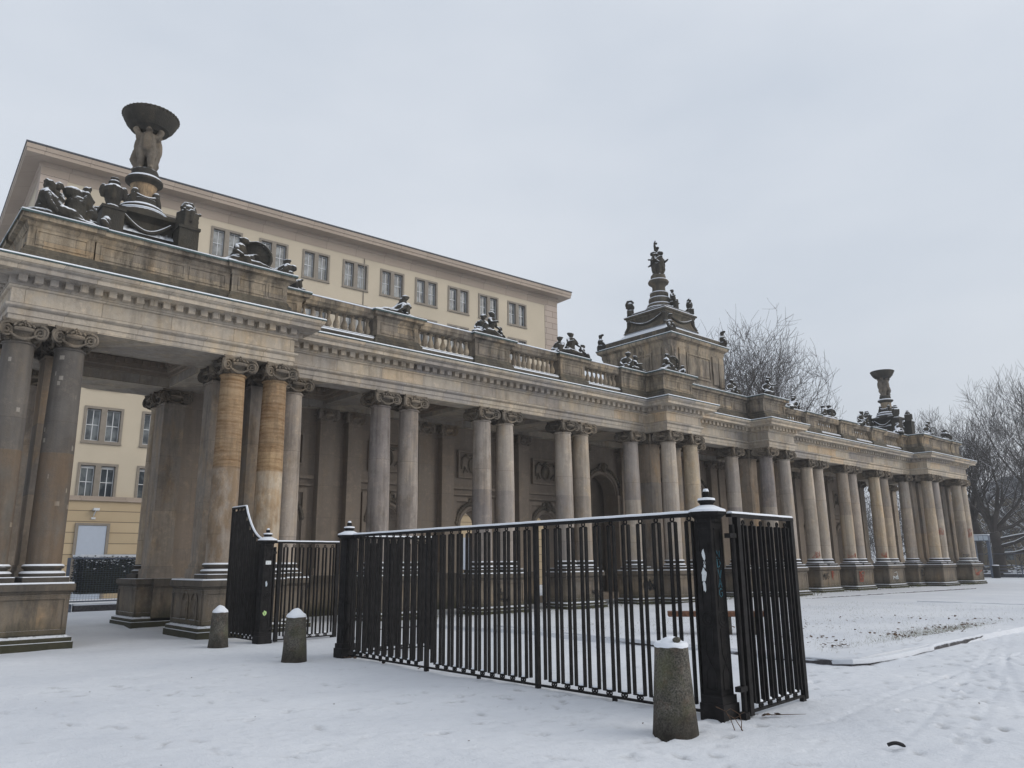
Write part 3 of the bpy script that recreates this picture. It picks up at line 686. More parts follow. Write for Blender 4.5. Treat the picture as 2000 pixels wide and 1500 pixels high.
# pilasters on the rear wall
pil = MB(); pil.box(-.28, .28, -.3, 0, 1.5, 6.34); pil.box(-.31, .31, -.33, 0.002, 6.341, 6.4); pil.box(-.33, .33, -.35, .003, 1.27, 1.5); pil.box(-.25, .25, -.28, -.01, 6.4, 6.82)
pil0 = pil.build('pilaster', m_wall, colonnade); pc = cp(proto_col['c'], pil0, (0, -.02, 6.4), name='capital'); pc.scale = (.86, .86, 1); pc.material_slots[0].link = 'OBJECT'; pc.material_slots[0].material = m_pier
first = True
for x in (12.61, 13.69, 16.66, 17.74, 20.62, 21.66, 24.62, 25.35, 28.15, 28.95, 31.75, 32.55, 35.35, 36.08, 39.04, 40.1, 43.02, 44.06, 47.04, 48.12):
    if first: o = pil0; first = False
    else: o = cp(pil0, colonnade); cp(pc, o)
    o.location = L(x, 23.999)
for i in range(11):
    if i in (4, 5, 6): continue
    a = cuts[i]+(.0 if i else -.55); b_ = cuts[i+1]+(.55 if i == 10 else 0)
    for x0, x1 in ((a, mids[i]-1.0), (mids[i]+1.0, b_)): mb = MB(); mb.box(x0, x1, 23.6, 23.998, -.1, 1.052); mb.box(x0-.01, x1+.01, 23.56, 23.9985, 1.05, 1.27); shift(mb).build('dado', m_ped, wall)

# --- attic, balustrade
attic_path = [(PX[0]+.02, YB-.3), (PX[0]+.02, YP+.12), (PX[1]-.1, YP+.12), (PX[1]-.1, YW+.14)]
def attic_wall(x0, x1, y, yb=20.9, side=True, panels=()):
    mb = MB(); path = [(x0, yb), (x0, y), (x1, y), (x1, yb)]
    bc = MB(); bc.sweep(path, [(.14, 8.10), (.14, 8.38), (.11, 8.41), (.11, 8.47), (.05, 8.52), (.04, 8.58), (.004, 8.62)], True)
    mb.sweep(path, [(-.01, 8.12), (-.01, 8.46), (0, 8.47), (0, 9.08), (.04, 9.12), (.06, 9.2), (.17, 9.23), (.17, 9.33), (.20, 9.38), (-.2, 9.4)], True)
    mb.add([(x, yy, 9.398) for x, yy in path], [(0, 1, 2, 3)])
    for (p0, p1) in panels:
        for (u0, u1, v0, v1) in ((p0, p1, 8.68, 8.72), (p0, p1, 9.0, 9.04), (p0, p0+.04, 8.721, 8.999), (p1-.04, p1, 8.721, 8.999)): mb.box(u0, u1, y-.02, y+.01, v0, v1)
    if side:
        for (u0, u1, v0, v1) in ((y+.1, y+.7, 8.68, 8.72), (y+.1, y+.7, 9.0, 9.04)): mb.box(x0-.02, x0+.01, u0, u1, v0, v1)
    o = shift(mb).build('attic_wall', m_attic, colonnade); shift(bc).build('base_course', m_soot, o)
    mb = MB(); mb.sweep(path, [(.205, 9.381), (.21, 9.405), (.0, 9.44), (-.25, 9.44)], True); mb.add([(x, yy, 9.44) for x, yy in [(x0+.2, yb-.2), (x0+.2, y+.2), (x1-.2, y+.2), (x1-.2, yb-.2)]], [(0, 1, 2, 3)])
    shift(mb).build('snow_cap', m_snow, o)
    mb = MB(); mb.sweep(path, [(.208, 9.33), (.212, 9.378), (.19, 9.379)], True); shift(mb).build('copper_edge', m_copper, o)
    return o
YA = YP+.22
attic_wall(2.6, 3.95, YA-.05, panels=[(2.75, 3.82)])
attic_wall(3.99, 7.2, YA, panels=[(4.1, 6.05), (6.15, 7.1)], side=False)
attic_wall(7.24, 8.78, YA-.05, panels=[(7.4, 8.2), (8.25, 8.68)])
attic_wall(2.6, 3.3, 20.95, 25.0, side=False)
attic_wall(51.92, 53.4, YA-.05, panels=[(52.05, 53.25)]); attic_wall(53.44, 56.7, YA, panels=[(53.6, 56.5)], side=False); attic_wall(56.74, 58.1, YA-.05, panels=[(56.9, 58.0)])
attic_wall(25.5, 27.5, YA, panels=[(25.65, 26.5), (26.55, 27.4)]); attic_wall(33.2, 35.2, YA, panels=[(33.35, 35.05)])
YQ = 20.14
for x0, x1 in ((8.84, 9.7), (12.25, 13.8), (16.2, 17.78), (20.36, 21.7), (23.9, 25.45), (35.25, 36.8), (39.0, 40.34), (42.92, 44.5), (46.9, 48.45), (51.0, 51.86)):
    attic_wall(x0, x1, YQ, 20.72, panels=[(x0+.14, x1-.14)], side=False)
attic_wall(27.56, 33.14, YQ, 20.85, panels=[(27.7, 28.7), (28.8, 31.9), (32.1, 33.0)], side=False)
bal = MB(); bal.lathe([(.075, 0), (.075, .05), (.05, .06), (.045, .08), (.09, .14), (.105, .20), (.09, .28), (.05, .38), (.04, .46), (.055, .50), (.05, .515), (.075, .53), (.075, .58)], n=12)
bal_o = None
for x0, x1 in ((9.7, 12.25), (13.8, 16.2), (17.78, 20.36), (21.7, 23.9), (36.8, 39.0), (40.34, 42.92), (44.5, 46.9), (48.45, 51.0)):
    mb = MB(); a, b_ = x0+.0605, x1-.0605
    bc = MB(); bc.box(a, b_, 20.10, 20.66, 8.11, 8.44); bc.box(a, b_, 20.2, 20.62, 8.4402, 8.53)
    mb.sweep([(a+.1, 20.62), (a+.1, 20.2), (b_-.1, 20.2), (b_-.1, 20.62)], [(.0, 9.11), (.04, 9.14), (.06, 9.22), (.09, 9.25), (.09, 9.34), (.1, 9.37), (-.1, 9.385)], True)
    mb.box(a+.05, b_-.05, 20.2, 20.62, 9.11, 9.38)
    o = shift(mb).build('balustrade', m_attic, colonnade); shift(bc).build('base_course', m_soot, o)
    mb = MB(); mb.box(a, b_, 20.09, 20.73, 9.386, 9.42); mb.box(a, b_, 20.13, 20.2, 8.4405, 8.49); mb.box(a, b_, 20.205, 20.615, 8.531, 8.55); shift(mb).build('snow_strip', m_snow, o)
    n_ = round((b_-a)/.257)
    for i in range(n_):
        x = a+(b_-a)*(i+.5)/n_
        if bal_o is None: bal_o = bal.build('baluster', m_bal, o); q = bal_o
        else: q = cp(bal_o, o)
        q.location = L(x, 20.41, 8.53)

# --- central block with stepped roof
cx, cy = 30.35, 22.87
mb = MB(); h = 2.08
sqp = lambda h: [(cx-h, cy+h), (cx-h, cy-h), (cx+h, cy-h), (cx+h, cy+h)]
mb.sweep(sqp(h), [(.06, 8.2), (.06, 9.75), (0, 9.8), (0, 11.35), (.03, 11.4), (.05, 11.46), (.05, 11.6), (.12, 11.66), (.2, 11.7), (.24, 11.8), (.26, 11.86), (-.2, 11.9)], True)
mb.add([(x, y, 11.897) for x, y in sqp(h)], [(0, 1, 2, 3)])
for s in (0, 1):
    for c0, c1, z0, z1, pr in ((-.95, .95, 10.0, 10.07, .05), (-.95, .95, 11.1, 11.17, .05), (-.95, -.88, 10.071, 11.099, .05), (.88, .95, 10.071, 11.099, .05), (-1.55, -1.1, 9.9, 11.3, .07), (1.1, 1.55, 9.9, 11.3, .07), (-2.07, -1.65, 9.85, 11.32, .04), (1.65, 2.07, 9.85, 11.32, .04), (-.8, .8, 10.15, 11.02, .025)):
        if s: mb.box(cx+c0, cx+c1, cy-h-pr, cy-h+.02, z0, z1)
        else: mb.box(cx-h-pr, cx-h+.02, cy+c0, cy+c1, z0, z1); mb.box(cx+h-.02, cx+h+pr, cy+c0, cy+c1, z0, z1)
block = shift(mb).build('central_block', m_attic, colonnade)
rr = random.Random(5); mb2 = MB(); mb = MB()
for s in (1,):   # trophies carved in the corner pilasters
    for k in range(14):
        z = 10.0+k*.09
        mb.sphere((cx-h-.06, cy-h+.22+.05*sin(k*2.1), z), (.05, .06+.03*rr.random(), .06), 6, 4); mb2.sphere((cx-h+.24+.05*sin(k*1.7), cy-h-.06, z), (.06+.03*rr.random(), .05, .06), 6, 4)
shift(mb).build('trophy_relief', m_pier, block); shift(mb2).build('trophy_relief', m_pier, block)
mb = MB(); mb.sweep(sqp(2.1), [(.03, 11.9), (.03, 11.98), (-.01, 12.0), (-.01, 12.22), (-.1, 12.23)], True); shift(mb).build('parapet', m_soot, block)
mb = MB(); mb.sweep(sqp(h), [(.255, 11.83), (.265, 11.88), (.1, 11.905)], True); shift(mb).build('copper_edge', m_copper, block)
mb = MB(); mb.sweep(sqp(h), [(.266, 11.881), (.26, 11.91), (.04, 11.925)], True)
mb.sweep(sqp(2.06), [(.0, 12.2), (.01, 12.25), (-.25, 12.32), (-.5, 12.43), (-.70, 12.58), (-.80, 12.72), (-.86, 12.9)], True); shift(mb).build('roof_snow', m_snow, block)
# upper tier with swags
mb = MB(); mb.sweep(sqp(1.2), [(.14, 12.72), (.06, 12.85), (-.03, 13.0), (-.08, 13.15), (-.08, 13.3), (-.03, 13.38), (.02, 13.42), (.02, 13.48), (.09, 13.52), (.10, 13.60), (-.06, 13.62), (-.06, 13.74), (-.3, 13.75)], True)
mb.add([(x, y, 13.75) for x, y in sqp(1.17)], [(0, 1, 2, 3)])
tier = shift(mb).build('roof_tier', m_soot, colonnade)
mb = MB(); mb.sweep(sqp(1.2), [(.105, 13.59), (.105, 13.62), (-.05, 13.64)], True); mb.sweep(sqp(1.2), [(-.055, 13.74), (-.06, 13.77), (-.5, 13.79)], True); shift(mb).build('snow_strip', m_snow, tier)
mb = MB()
for (a, b_) in (((cx-1.12, cy-1.12), (cx+1.12, cy-1.12)), ((cx-1.12, cy+1.12), (cx-1.12, cy-1.12)), ((cx+1.12, cy-1.12), (cx+1.12, cy+1.12))):
    A = Vector((*a, 13.35)); B = Vector((*b_, 13.35)); out = Vector(((A+B).x/2-cx, (A+B).y/2-cy, 0)).normalized()
    mb.tube([A.lerp(B, .06+.88*k/12)+out*.06-Vector((0, 0, .30*sin(pi*k/12))) for k in range(13)], [.04+.03*sin(pi*k/12) for k in range(13)], 7)
for sx, sy in ((-1, -1), (1, -1), (-1, 1), (1, 1)):
    mb.sphere((cx+sx*1.1, cy+sy*1.1, 13.3), (.14, .14, .18), 8, 6); mb.tube([(cx+sx*1.1, cy+sy*1.1, 13.3), (cx+sx*1.13, cy+sy*1.13, 13.05), (cx+sx*1.22, cy+sy*1.22, 12.8)], [.13, .11, .12], 8)
shift(mb).build('swag', m_statue, tier)
mb = MB(); mb.lathe([(.74, 13.75), (.76, 13.82), (.74, 14.0), (.70, 14.03), (.64, 14.05), (.64, 14.16), (.60, 14.22), (.52, 14.26), (.50, 14.30), (.53, 14.36), (.55, 14.46), (.52, 14.55), (.44, 14.6), (.40, 14.66), (.46, 14.72), (.47, 14.82), (.40, 14.90), (.34, 14.94), (.32, 15.2), (.36, 15.26), (.40, 15.32), (.50, 15.38), (.53, 15.46), (.48, 15.54), (.38, 15.57), (.38, 15.76), (.36, 15.82), (.0, 15.83)], (cx, cy, 0), 28)
rp = shift(mb).build('round_plinth', m_soot, colonnade)
for (r0_, r1_, z) in ((.735, .655, 14.02), (.60, .51, 14.245), (.52, .41, 14.58), (.46, .35, 14.87), (.49, .385, 15.55)): mb = MB(); mb.lathe([(r0_, z-.02), (r0_+.005, z+.008), ((r0_+r1_)/2, z+.035), (r1_, z+.03)], (cx, cy, 0), 28); shift(mb).build('snow_ring', m_snow, rp)

# ================================================================== SCULPTURE
def carve(mb, name, voxel=.022, m=None, seed=0, ripple=.007):
    """fuse overlapping limbs into one continuous carved surface"""
    o = mb.build(name, m or m_statue)
    rm = o.modifiers.new('r', 'REMESH'); rm.mode = 'VOXEL'; rm.voxel_size = voxel; rm.use_smooth_shade = True
    sm = o.modifiers.new('s', 'SMOOTH'); sm.iterations = 1; sm.factor = .4
    dg = bpy.context.evaluated_depsgraph_get(); me = bpy.data.meshes.new_from_object(o.evaluated_get(dg)); o.modifiers.clear()
    for v in me.vertices:
        n_ = mnoise.noise(v.co*14+Vector((seed, 0, 0))) + .5*mnoise.noise(v.co*30); v.co += v.normal*ripple*n_
    o.data = me; me.name = name
    for p in me.polygons: p.use_smooth = True
    if not me.materials: me.materials.append(m or m_statue)
    return o
def rotz(v, a): return Vector((v[0]*cos(a)-v[1]*sin(a), v[0]*sin(a)+v[1]*cos(a), v[2]))
def putto(mb, o, face, s=1.0, pose='sit', lean=0.0, head=0.0):
    """a child figure; o = seat/foot point, face = heading, s = scale (1 -> about 0.95 m tall standing)"""
    o = Vector(o); g = lambda x, y, z: o + rotz(Vector((x, y, z))*s, face)
    if pose == 'sit': hip = (0, 0, .12); sh = (lean, 0, .43)
    elif pose == 'recline': hip = (0, 0, .11); sh = (-.24, .03, .32)
    elif pose == 'kneel': hip = (0, 0, .24); sh = (.08+lean, 0, .54)
    else: hip = (0, 0, .46); sh = (lean, 0, .76)
    hp = Vector(hip); sp = Vector(sh)
    G = lambda v: g(*v)
    mid = hp.lerp(sp, .5)+Vector((.02, 0, 0))
    mb.limb(G(hp), G(mid), .125*s, .115*s); mb.limb(G(mid), G(sp), .115*s, .105*s)
    mb.limb(G(sp+Vector((0, -.11, .0))), G(sp+Vector((0, .11, 0))), .06*s, .06*s)
    neck = sp+Vector((.02, 0, .10)); hd = neck+Vector((.03+.02*head, .04*head, .10))
    mb.limb(G(sp), G(neck), .05*s, .045*s); mb.sphere(G(hd), (.095*s, .085*s, .105*s), 12, 8)
    mb.sphere(G(hd+Vector((.09, 0, -.01))), (.02*s,)*3, 6, 4)          # nose
    mb.sphere(G(hd+Vector((.055, 0, -.06))), (.04*s, .045*s, .03*s), 8, 5)   # jaw
    for k in range(7): u = 2*pi*k/7; mb.sphere(G(hd+Vector((-.03+.06*cos(u)*.8, .08*sin(u), .05+.02*cos(u*2)))), .04*s, 6, 4)   # curls
    for sd_ in (-1, 1):
        h2 = hp+Vector((0, .07*sd_, 0))
        if pose == 'sit': kn = h2+Vector((.24, .04*sd_, .06+.05*sd_*head)); ft = kn+Vector((.05, 0, -.22)); toe = ft+Vector((.09, 0, -.01))
        elif pose == 'recline': kn = h2+Vector((.24, 0, .06 if sd_ > 0 else .01)); ft = kn+Vector((.24, 0, -.12)); toe = ft+Vector((.07, 0, .05))
        elif pose == 'kneel': kn = h2+Vector((.14, .02*sd_, -.18)); ft = kn+Vector((-.22, 0, -.02)); toe = ft+Vector((-.06, 0, 0))
        else: kn = h2+Vector((.05+.04*sd_, .01*sd_, -.22)); ft = h2+Vector((-.01+.03*sd_, .01*sd_, -.43)); toe = ft+Vector((.09, 0, -.01))
        mb.limb(G(h2), G(kn), .088*s, .062*s); mb.limb(G(kn), G(ft), .06*s, .036*s); mb.limb(G(ft), G(toe), .036*s, .026*s)
        s2 = sp+Vector((0, .12*sd_, .0))
        if pose == 'stand_up': el = s2+Vector((.0, .09*sd_, .14)); ha = el+Vector((-.03, -.05*sd_, .19))
        elif sd_*(1 if head >= 0 else -1) > 0: el = s2+Vector((.10, .06*sd_, -.15)); ha = el+Vector((.17, -.06*sd_, .03))
        else: el = s2+Vector((.02, .10*sd_, -.17)); ha = el+Vector((.12, .0, -.10))
        mb.limb(G(s2), G(el), .05*s, .04*s); mb.limb(G(el), G(ha), .038*s, .028*s); mb.sphere(G(ha), .036*s, 6, 5)
def drape(mb, pts, r): 
    mb.tube(pts, [r*.6]+[r]*(len(pts)-2)+[r*.5], 8); [mb.sphere(p, r, 8, 5) for p in pts[1:-1]]
def rock(mb, w, d, h, seed):
    rr = random.Random(seed)
    for i in range(9): mb.sphere((rr.uniform(-w/2, w/2)*.8, rr.uniform(-d/2, d/2)*.5, rr.uniform(0, h*.5)), (w*.22, d*.32, h*rr.uniform(.4, .7)), 8, 6)
def urn(mb, c, s=1.0, lid=True):
    p = [(.0, 0), (.13, .0), (.14, .03), (.07, .06), (.06, .1), (.16, .2), (.21, .33), (.2, .42), (.13, .5), (.11, .54), (.17, .57), (.17, .6)]
    if lid: p += [(.1, .63), (.09, .68), (.04, .73), (.0, .74)]
    mb.lathe([(r*s, z*s) for r, z in p], c, 16)
def group_pair(seed):
    mb = MB(); rock(mb, .9, .4, .16, seed); putto(mb, (-.16, 0, .06), -pi/2-.5, .85, 'sit', .02, 1); putto(mb, (.16, .02, .06), -pi/2+.7, .78, 'sit', .04, -1)
    drape(mb, [(-.45, -.08, .06), (-.2, -.16, .14), (.1, -.15, .12), (.42, -.05, .05)], .07); return carve(mb, 'putti_group', .02, seed=seed)
def group_lean(seed):
    mb = MB(); rock(mb, 1.0, .4, .14, seed); putto(mb, (.02, 0, .05), pi-.5, .85, 'recline', 0, -1); putto(mb, (.26, 0, .05), pi+1.0, .85, 'sit', .06, 1)
    drape(mb, [(-.5, -.05, .05), (-.25, -.14, .10), (.1, -.15, .1), (.45, 0, .04)], .06); return carve(mb, 'putti_group', .02, seed=seed)
def group_three(seed):
    mb = MB(); rock(mb, 1.1, .45, .2, seed); putto(mb, (-.22, 0, .1), -pi/2-.9, .82, 'sit', .03, 1); putto(mb, (.08, .05, .14), -pi/2+.2, .9, 'kneel', .02, -1); putto(mb, (.40, -.02, .04), -.3, .66, 'sit', .0, 1)
    drape(mb, [(-.55, 0, .04), (-.3, -.16, .16), (0, -.18, .2), (.3, -.14, .12), (.55, 0, .04)], .075); return carve(mb, 'putti_group', .02, seed=seed)
def group_shield(seed):
    mb = MB(); rock(mb, 1.2, .45, .15, seed); putto(mb, (-.32, 0, .08), -pi/2+.9, .9, 'sit', .05, 1)
    R = Matrix.Rotation(-.5, 3, 'Z') @ Matrix.Rotation(.35, 3, 'X'); mb.sphere((.02, .05, .36), (.27, .09, .34), 18, 12, rot=R)
    mb.tube([Vector((.02, .0, .36))+R @ Vector((.26*cos(u), -.03, .33*sin(u))) for u in [2*pi*k/20 for k in range(21)]], .03, 6)
    putto(mb, (.42, -.02, .04), pi-.6, .68, 'recline', 0, -1)
    drape(mb, [(-.6, -.05, .05), (-.4, -.15, .14), (0, -.18, .12), (.5, -.08, .05)], .07); return carve(mb, 'putti_group', .0165, seed=seed)
def group_trophy(seed):
    mb = MB(); rock(mb, 1.5, .5, .18, seed)
    putto(mb, (-.22, -.12, .07), .12, 1.12, 'recline', 0, 1); putto(mb, (-.52, .02, .12), -.3, .8, 'sit', .02, 1); putto(mb, (-.26, .05, .2), -pi/2-.3, .8, 'sit', .04, 1); putto(mb, (.42, 0, .12), pi-.4, .92, 'kneel', .05, -1)
    mb.lathe([(.0, .02), (.19, .04), (.22, .2), (.20, .42), (.16, .52), (.0, .54)], (.1, .02, .06), 16)
    mb.sphere((.02, 0, .66), (.2, .15, .13), 10, 7); drape(mb, [(.1, 0, .72), (.3, 0, .68), (.45, .03, .58)], .09)
    drape(mb, [(-.2, -.16, .2), (.05, -.2, .1), (.4, -.22, .06), (.72, -.18, .06)], .055); mb.sphere((.72, -.02, .2), (.12, .14, .2), 10, 7); mb.limb((.62, -.2, .2), (.8, -.22, .02), .07, .03)
    return carve(mb, 'putti_group', .0165, seed=seed)
def single_child(seed):
    mb = MB(); rock(mb, .5, .4, .2, seed); putto(mb, (0, 0, .08), -.6, .85, 'sit', .04, 1); drape(mb, [(-.25, 0, .04), (-.05, -.12, .14), (.22, 0, .06)], .07)
    return carve(mb, 'putto_statue', .02, seed=seed)
protoG = {}
def statue(kind, x, y, z, rz, label, s=1.0, group=None, cat='statue'):
    fn, sd = kind
    if kind not in protoG: o = protoG[kind] = fn(sd)
    else: o = cp(protoG[kind])
    o.location = (x, y, z); o.rotation_euler = (0, 0, rz); o.scale = (s*1.6, s*1.35, s*1.2); tag(o, label, cat, group); return o
gb = 'dark putti groups on the attic ledge'
statue((group_trophy, 1), 3.40, YA+.30, 9.42, .05, 'dark reclining putti with an urn on the far left corner of the attic', .86, gb).scale = (1.12, 1.1, 1.3)
statue((group_shield, 2), 7.95, YA+.28, 9.42, 0.0, 'dark seated putto beside a round shield right of the large bowl statue', 1.0, gb)
statue((single_child, 3), 9.30, 20.42, 9.42, -.2, 'single snowy child statue turned sideways at the left end of the balustrade', 1.0)
statue((group_lean, 4), 13.0, 20.4, 9.42, 0, 'two children leaning together on the first balustrade block from the left', .95, gb)
statue((group_three, 5), 17.0, 20.4, 9.42, .2, 'compact snow-covered trio of children on the second balustrade block from the left', .95, gb)
statue((group_three, 6), 21.05, 20.4, 9.42, -.3, 'putti group on the third balustrade block, beside the cream building corner', .95, gb)
statue((group_pair, 7), 24.85, 20.4, 9.42, .0, 'pair of seated children in front of the left face of the central block', 1.0, gb)
statue((group_shield, 8), 26.5, YA+.32, 9.42, .15, 'snow-covered draped group on the projecting corner in front of the central block', .95, gb)
statue((group_pair, 9), 32.45, 20.4, 9.42, .2, 'pair of seated children just right of the central block, twigs behind them', .95, gb)
statue((group_three, 10), 34.2, YA+.30, 9.42, .4, 'dark crouching putti group on the projecting block right of the centre', 1.0, gb)
statue((group_lean, 11), 37.95, 20.4, 9.42, .3, 'dark reclining group on the right wing in front of bare twigs', 1.05, gb)
statue((group_pair, 7), 42.05, 20.4, 9.42, 2.9, 'back-to-back pair of children against open sky on the right wing balustrade', 1.0, gb)
statue((group_pair, 12), 46.2, 20.4, 9.42, 0.3, 'upright dark putti pair just left of the far bowl statue', 1.1, gb)
statue((group_lean, 4), 51.3, 20.4, 9.42, 0.6, 'snow-covered figure group in front of the base of the far bowl statue', 1.05, gb)
statue((group_three, 6), 53.9, YA+.3, 9.42, .2, 'dark group on the far projecting block just right of the far bowl statue', 1.0, gb)
statue((group_trophy, 1), 57.2, YA+.3, 9.42, 0.1, 'low reclining group on the far right end of the attic', .85, gb)

def putto_ring(mb, c, n, s, r, pose='stand_up', ph=0):
    for i in range(n): a = 2*pi*i/n+ph; putto(mb, (c[0]+cos(a)*r, c[1]+sin(a)*r, c[2]), a, s, pose, 0, .3)
# large bowl carried by standing children, one on each end pavilion
mono = empty('bowl_monument', (5.66, 22.3, 8.3))
mb = MB()
mb.box(-.95, .95, -.95, .95, 0, 1.3); mb.box(-.78, .78, -.78, .78, 1.301, 2.2)
mb.sweep([(-.8, .8), (-.8, -.8), (.8, -.8), (.8, .8)], [(.02, 2.2), (-.1, 2.35), (-.12, 2.62), (-.02, 2.72), (.06, 2.76), (.06, 2.86), (-.2, 2.9)], True); mb.add([(-.6, -.6, 2.9), (.6, -.6, 2.9), (.6, .6, 2.9), (-.6, .6, 2.9)], [(0, 1, 2, 3)])
mb.build('plinth', m_statue, mono)
mb = MB(); mb.lathe([(.72, 2.9), (.72, 3.0), (.68, 3.06), (.60, 3.1), (.60, 3.2), (.54, 3.26), (.49, 3.3), (.47, 3.45), (.38, 3.52), (.0, 3.53)], n=32); mb.build('steps', m_statue, mono)
mb = MB(); mb.lathe([(.36, 3.531), (.335, 3.60), (.335, 3.93), (.36, 3.96), (0, 3.965)], n=32); mb.build('drum', m_attic, mono)
mb = MB(); mb.lathe([(.36, 3.966), (.40, 4.0), (.45, 4.03), (.50, 4.07), (.505, 4.13), (.46, 4.17), (.36, 4.2), (.36, 4.40), (.34, 4.44), (0, 4.45)], n=32); mb.build('disc', m_statue, mono)
mb = MB()
for i in range(4):
    a = pi/4+i*pi/2; mb.sphere((.4*cos(a), .4*sin(a), 3.62), (.11, .11, .14), 8, 6); mb.limb((.42*cos(a), .42*sin(a), 3.55), (.5*cos(a), .5*sin(a), 3.3), .08, .07)
    a2 = a+pi/4; mb.tube([(.42*cos(a+u), .42*sin(a+u), 3.58-.12*sin(u*2)) for u in [k*pi/16 for k in range(9)]], .05, 6)
for sx, sy in ((0, -1), (-1, 0), (1, 0), (0, 1)):
    t_ = Vector((-sy, sx, 0)) if sy else Vector((0, 1, 0)); nn = Vector((sx, sy, 0))
    mb.tube([nn*.79+t_*(-.62+1.24*k/12)+Vector((0, 0, 2.66-.38*sin(pi*k/12))) for k in range(13)], [.04+.03*sin(pi*k/12) for k in range(13)], 7)
    # snow lies on the garland by its material
mb.build('garland', m_statue, mono)
mb = MB(); mb.box(-.66, .66, -.66, .66, 2.902, 2.925); mb.lathe([(.70, 3.07), (.69, 3.10), (.64, 3.12), (.6, 3.11)], n=32); mb.lathe([(.585, 3.22), (.57, 3.25), (.52, 3.28), (.5, 3.28)], n=32); mb.lathe([(.47, 4.17), (.44, 4.21), (.37, 4.215)], n=32); mb.build('snow_patch', m_snow, mono)
mb = MB(); putto_ring(mb, (0, 0, 4.46), 3, 1.34, .13, 'stand_up', -pi/2-.35); fo = carve(mb, 'caryatid_children', .022, m_cap, 4); fo.scale = (1.25, 1.25, 1); fo.parent = mono
mb = MB(); mb.lathe([(.0, 5.62), (.24, 5.63), (.38, 5.67), (.40, 5.70), (.53, 5.76), (.55, 5.80), (.65, 5.90), (.66, 5.94), (.72, 6.03), (.745, 6.10), (.76, 6.17), (.75, 6.22), (.7, 6.24), (.6, 6.16), (.0, 6.08)], n=40)
for i in range(40): a = 2*pi*i/40; mb.sphere((.745*cos(a), .745*sin(a), 6.18), (.05, .05, .05), 5, 4)
mb.build('bowl', m_statue, mono)
tag(mono, 'tall statue of children carrying a wide bowl in front of the cream building', 'statue')
mono2 = copy_tree(mono); mono2.location = (54.7, 22.3, 8.3); tag(mono2, 'distant bowl statue standing against open sky near the right end of the roofline', 'statue')
# corner pieces around the bowl statues
def armour(seed, kind):
    mb = MB()
    if kind == 'cuirass':
        mb.lathe([(0, 0), (.2, 0), (.2, .08), (.14, .12), (.2, .3), (.25, .5), (.24, .62), (.16, .70), (.12, .72), (.15, .75), (.15, .8), (.1, .84), (.11, .92), (.0, .93)], (0, 0, 0), 14)
        for s in (-1, 1): mb.sphere((s*.25, 0, .52), (.1, .12, .2), 8, 6)
        mb.limb((.0, -.2, .3), (.0, -.24, .6), .05, .05)
    else:
        mb.cbox((0, 0, .26), (.46, .42, .5)); mb.sphere((-.25, -.2, .5), .05, 6, 4); mb.sphere((.25, -.2, .5), .05, 6, 4)
        mb.sphere((0, 0, .56), (.22, .17, .2), 10, 7); mb.tube([(-.2, 0, .58), (-.1, 0, .76), (.08, 0, .8), (.2, 0, .66), (.22, 0, .5)], .07, 7); mb.limb((0, -.2, .5), (-.05, -.25, .2), .07, .04)
    return carve(mb, 'trophy_statue', .02, seed=seed)
a0 = armour(21, 'cuirass'); a1 = armour(22, 'helmet')
gp = 'small trophies on corner posts round the bowl statues'
for (ox, sgn, nm, where) in ((5.66, 1, 'near', 'the bowl statue before the cream building'), (54.7, 1, 'far', 'the far bowl statue against sky')):
    for (dx, dy, srck, word) in ((-.98, -.98, a0, 'left front post of'), (.98, -.98, a1, 'right front post of'), (-.98, .98, a1, 'back left post of'), (.98, .98, a0, 'back right post of')):
        r = empty('corner_trophy', (ox+dx, 22.3+dy, 9.4)); tag(r, f'dark trophy on the {word} {where}', 'statue', gp)
        mb = MB(); mb.box(-.27, .27, -.27, .27, -.2, 1.42); mb.box(-.3, .3, -.3, .3, 1.42, 1.5); mb.build('post', m_statue, r)
        q = cp(srck, r, (0, 0, 1.49)) ; q.rotation_euler = (0, 0, .3 if dx > 0 else -.2)
bpy.data.objects.remove(a0); bpy.data.objects.remove(a1)
# statue crowning the central block
mb = MB(); putto_ring(mb, (0, 0, 0), 3, 1.22, .14, 'stand', -pi/2)
putto(mb, (0, .02, .98), -pi/2-.4, .85, 'sit', 0, 1); mb.limb((-.12, 0, 1.45), (-.2, -.05, 1.72), .05, .035); mb.limb((-.2, -.05, 1.72), (-.14, -.05, 1.86), .035, .03)
mb.limb((0, 0, .2), (0, 0, 1.1), .2, .16); mb.tube([(-.3, -.1, .75), (-.4, -.1, .9), (-.38, -.1, 1.04), (-.22, -.05, 1.12)], [.04, .05, .05, .04], 6); mb.sphere((0, 0, 1.78), (.05, .05, .07), 8, 6)
o = carve(mb, 'crowning_statue', .022, seed=31); o.location = (cx, cy, 15.82); o.scale = (1.15, 1.15, 1.0); tag(o, 'dark multi-figure statue crowning the very top of the central block', 'statue')
mb = MB(); rock(mb, .5, .4, .1, 3); putto(mb, (0, 0, .06), -pi/2, .95, 'sit', .05, -1); mb.limb((0, -.2, .1), (0, -.26, -.4), .13, .1)
o = carve(mb, 'seated_figure', .022, seed=33); o.location = (cx+.2, cy-.62, 14.2); tag(o, 'seated figure leaning on the round steps below the crowning statue', 'statue')
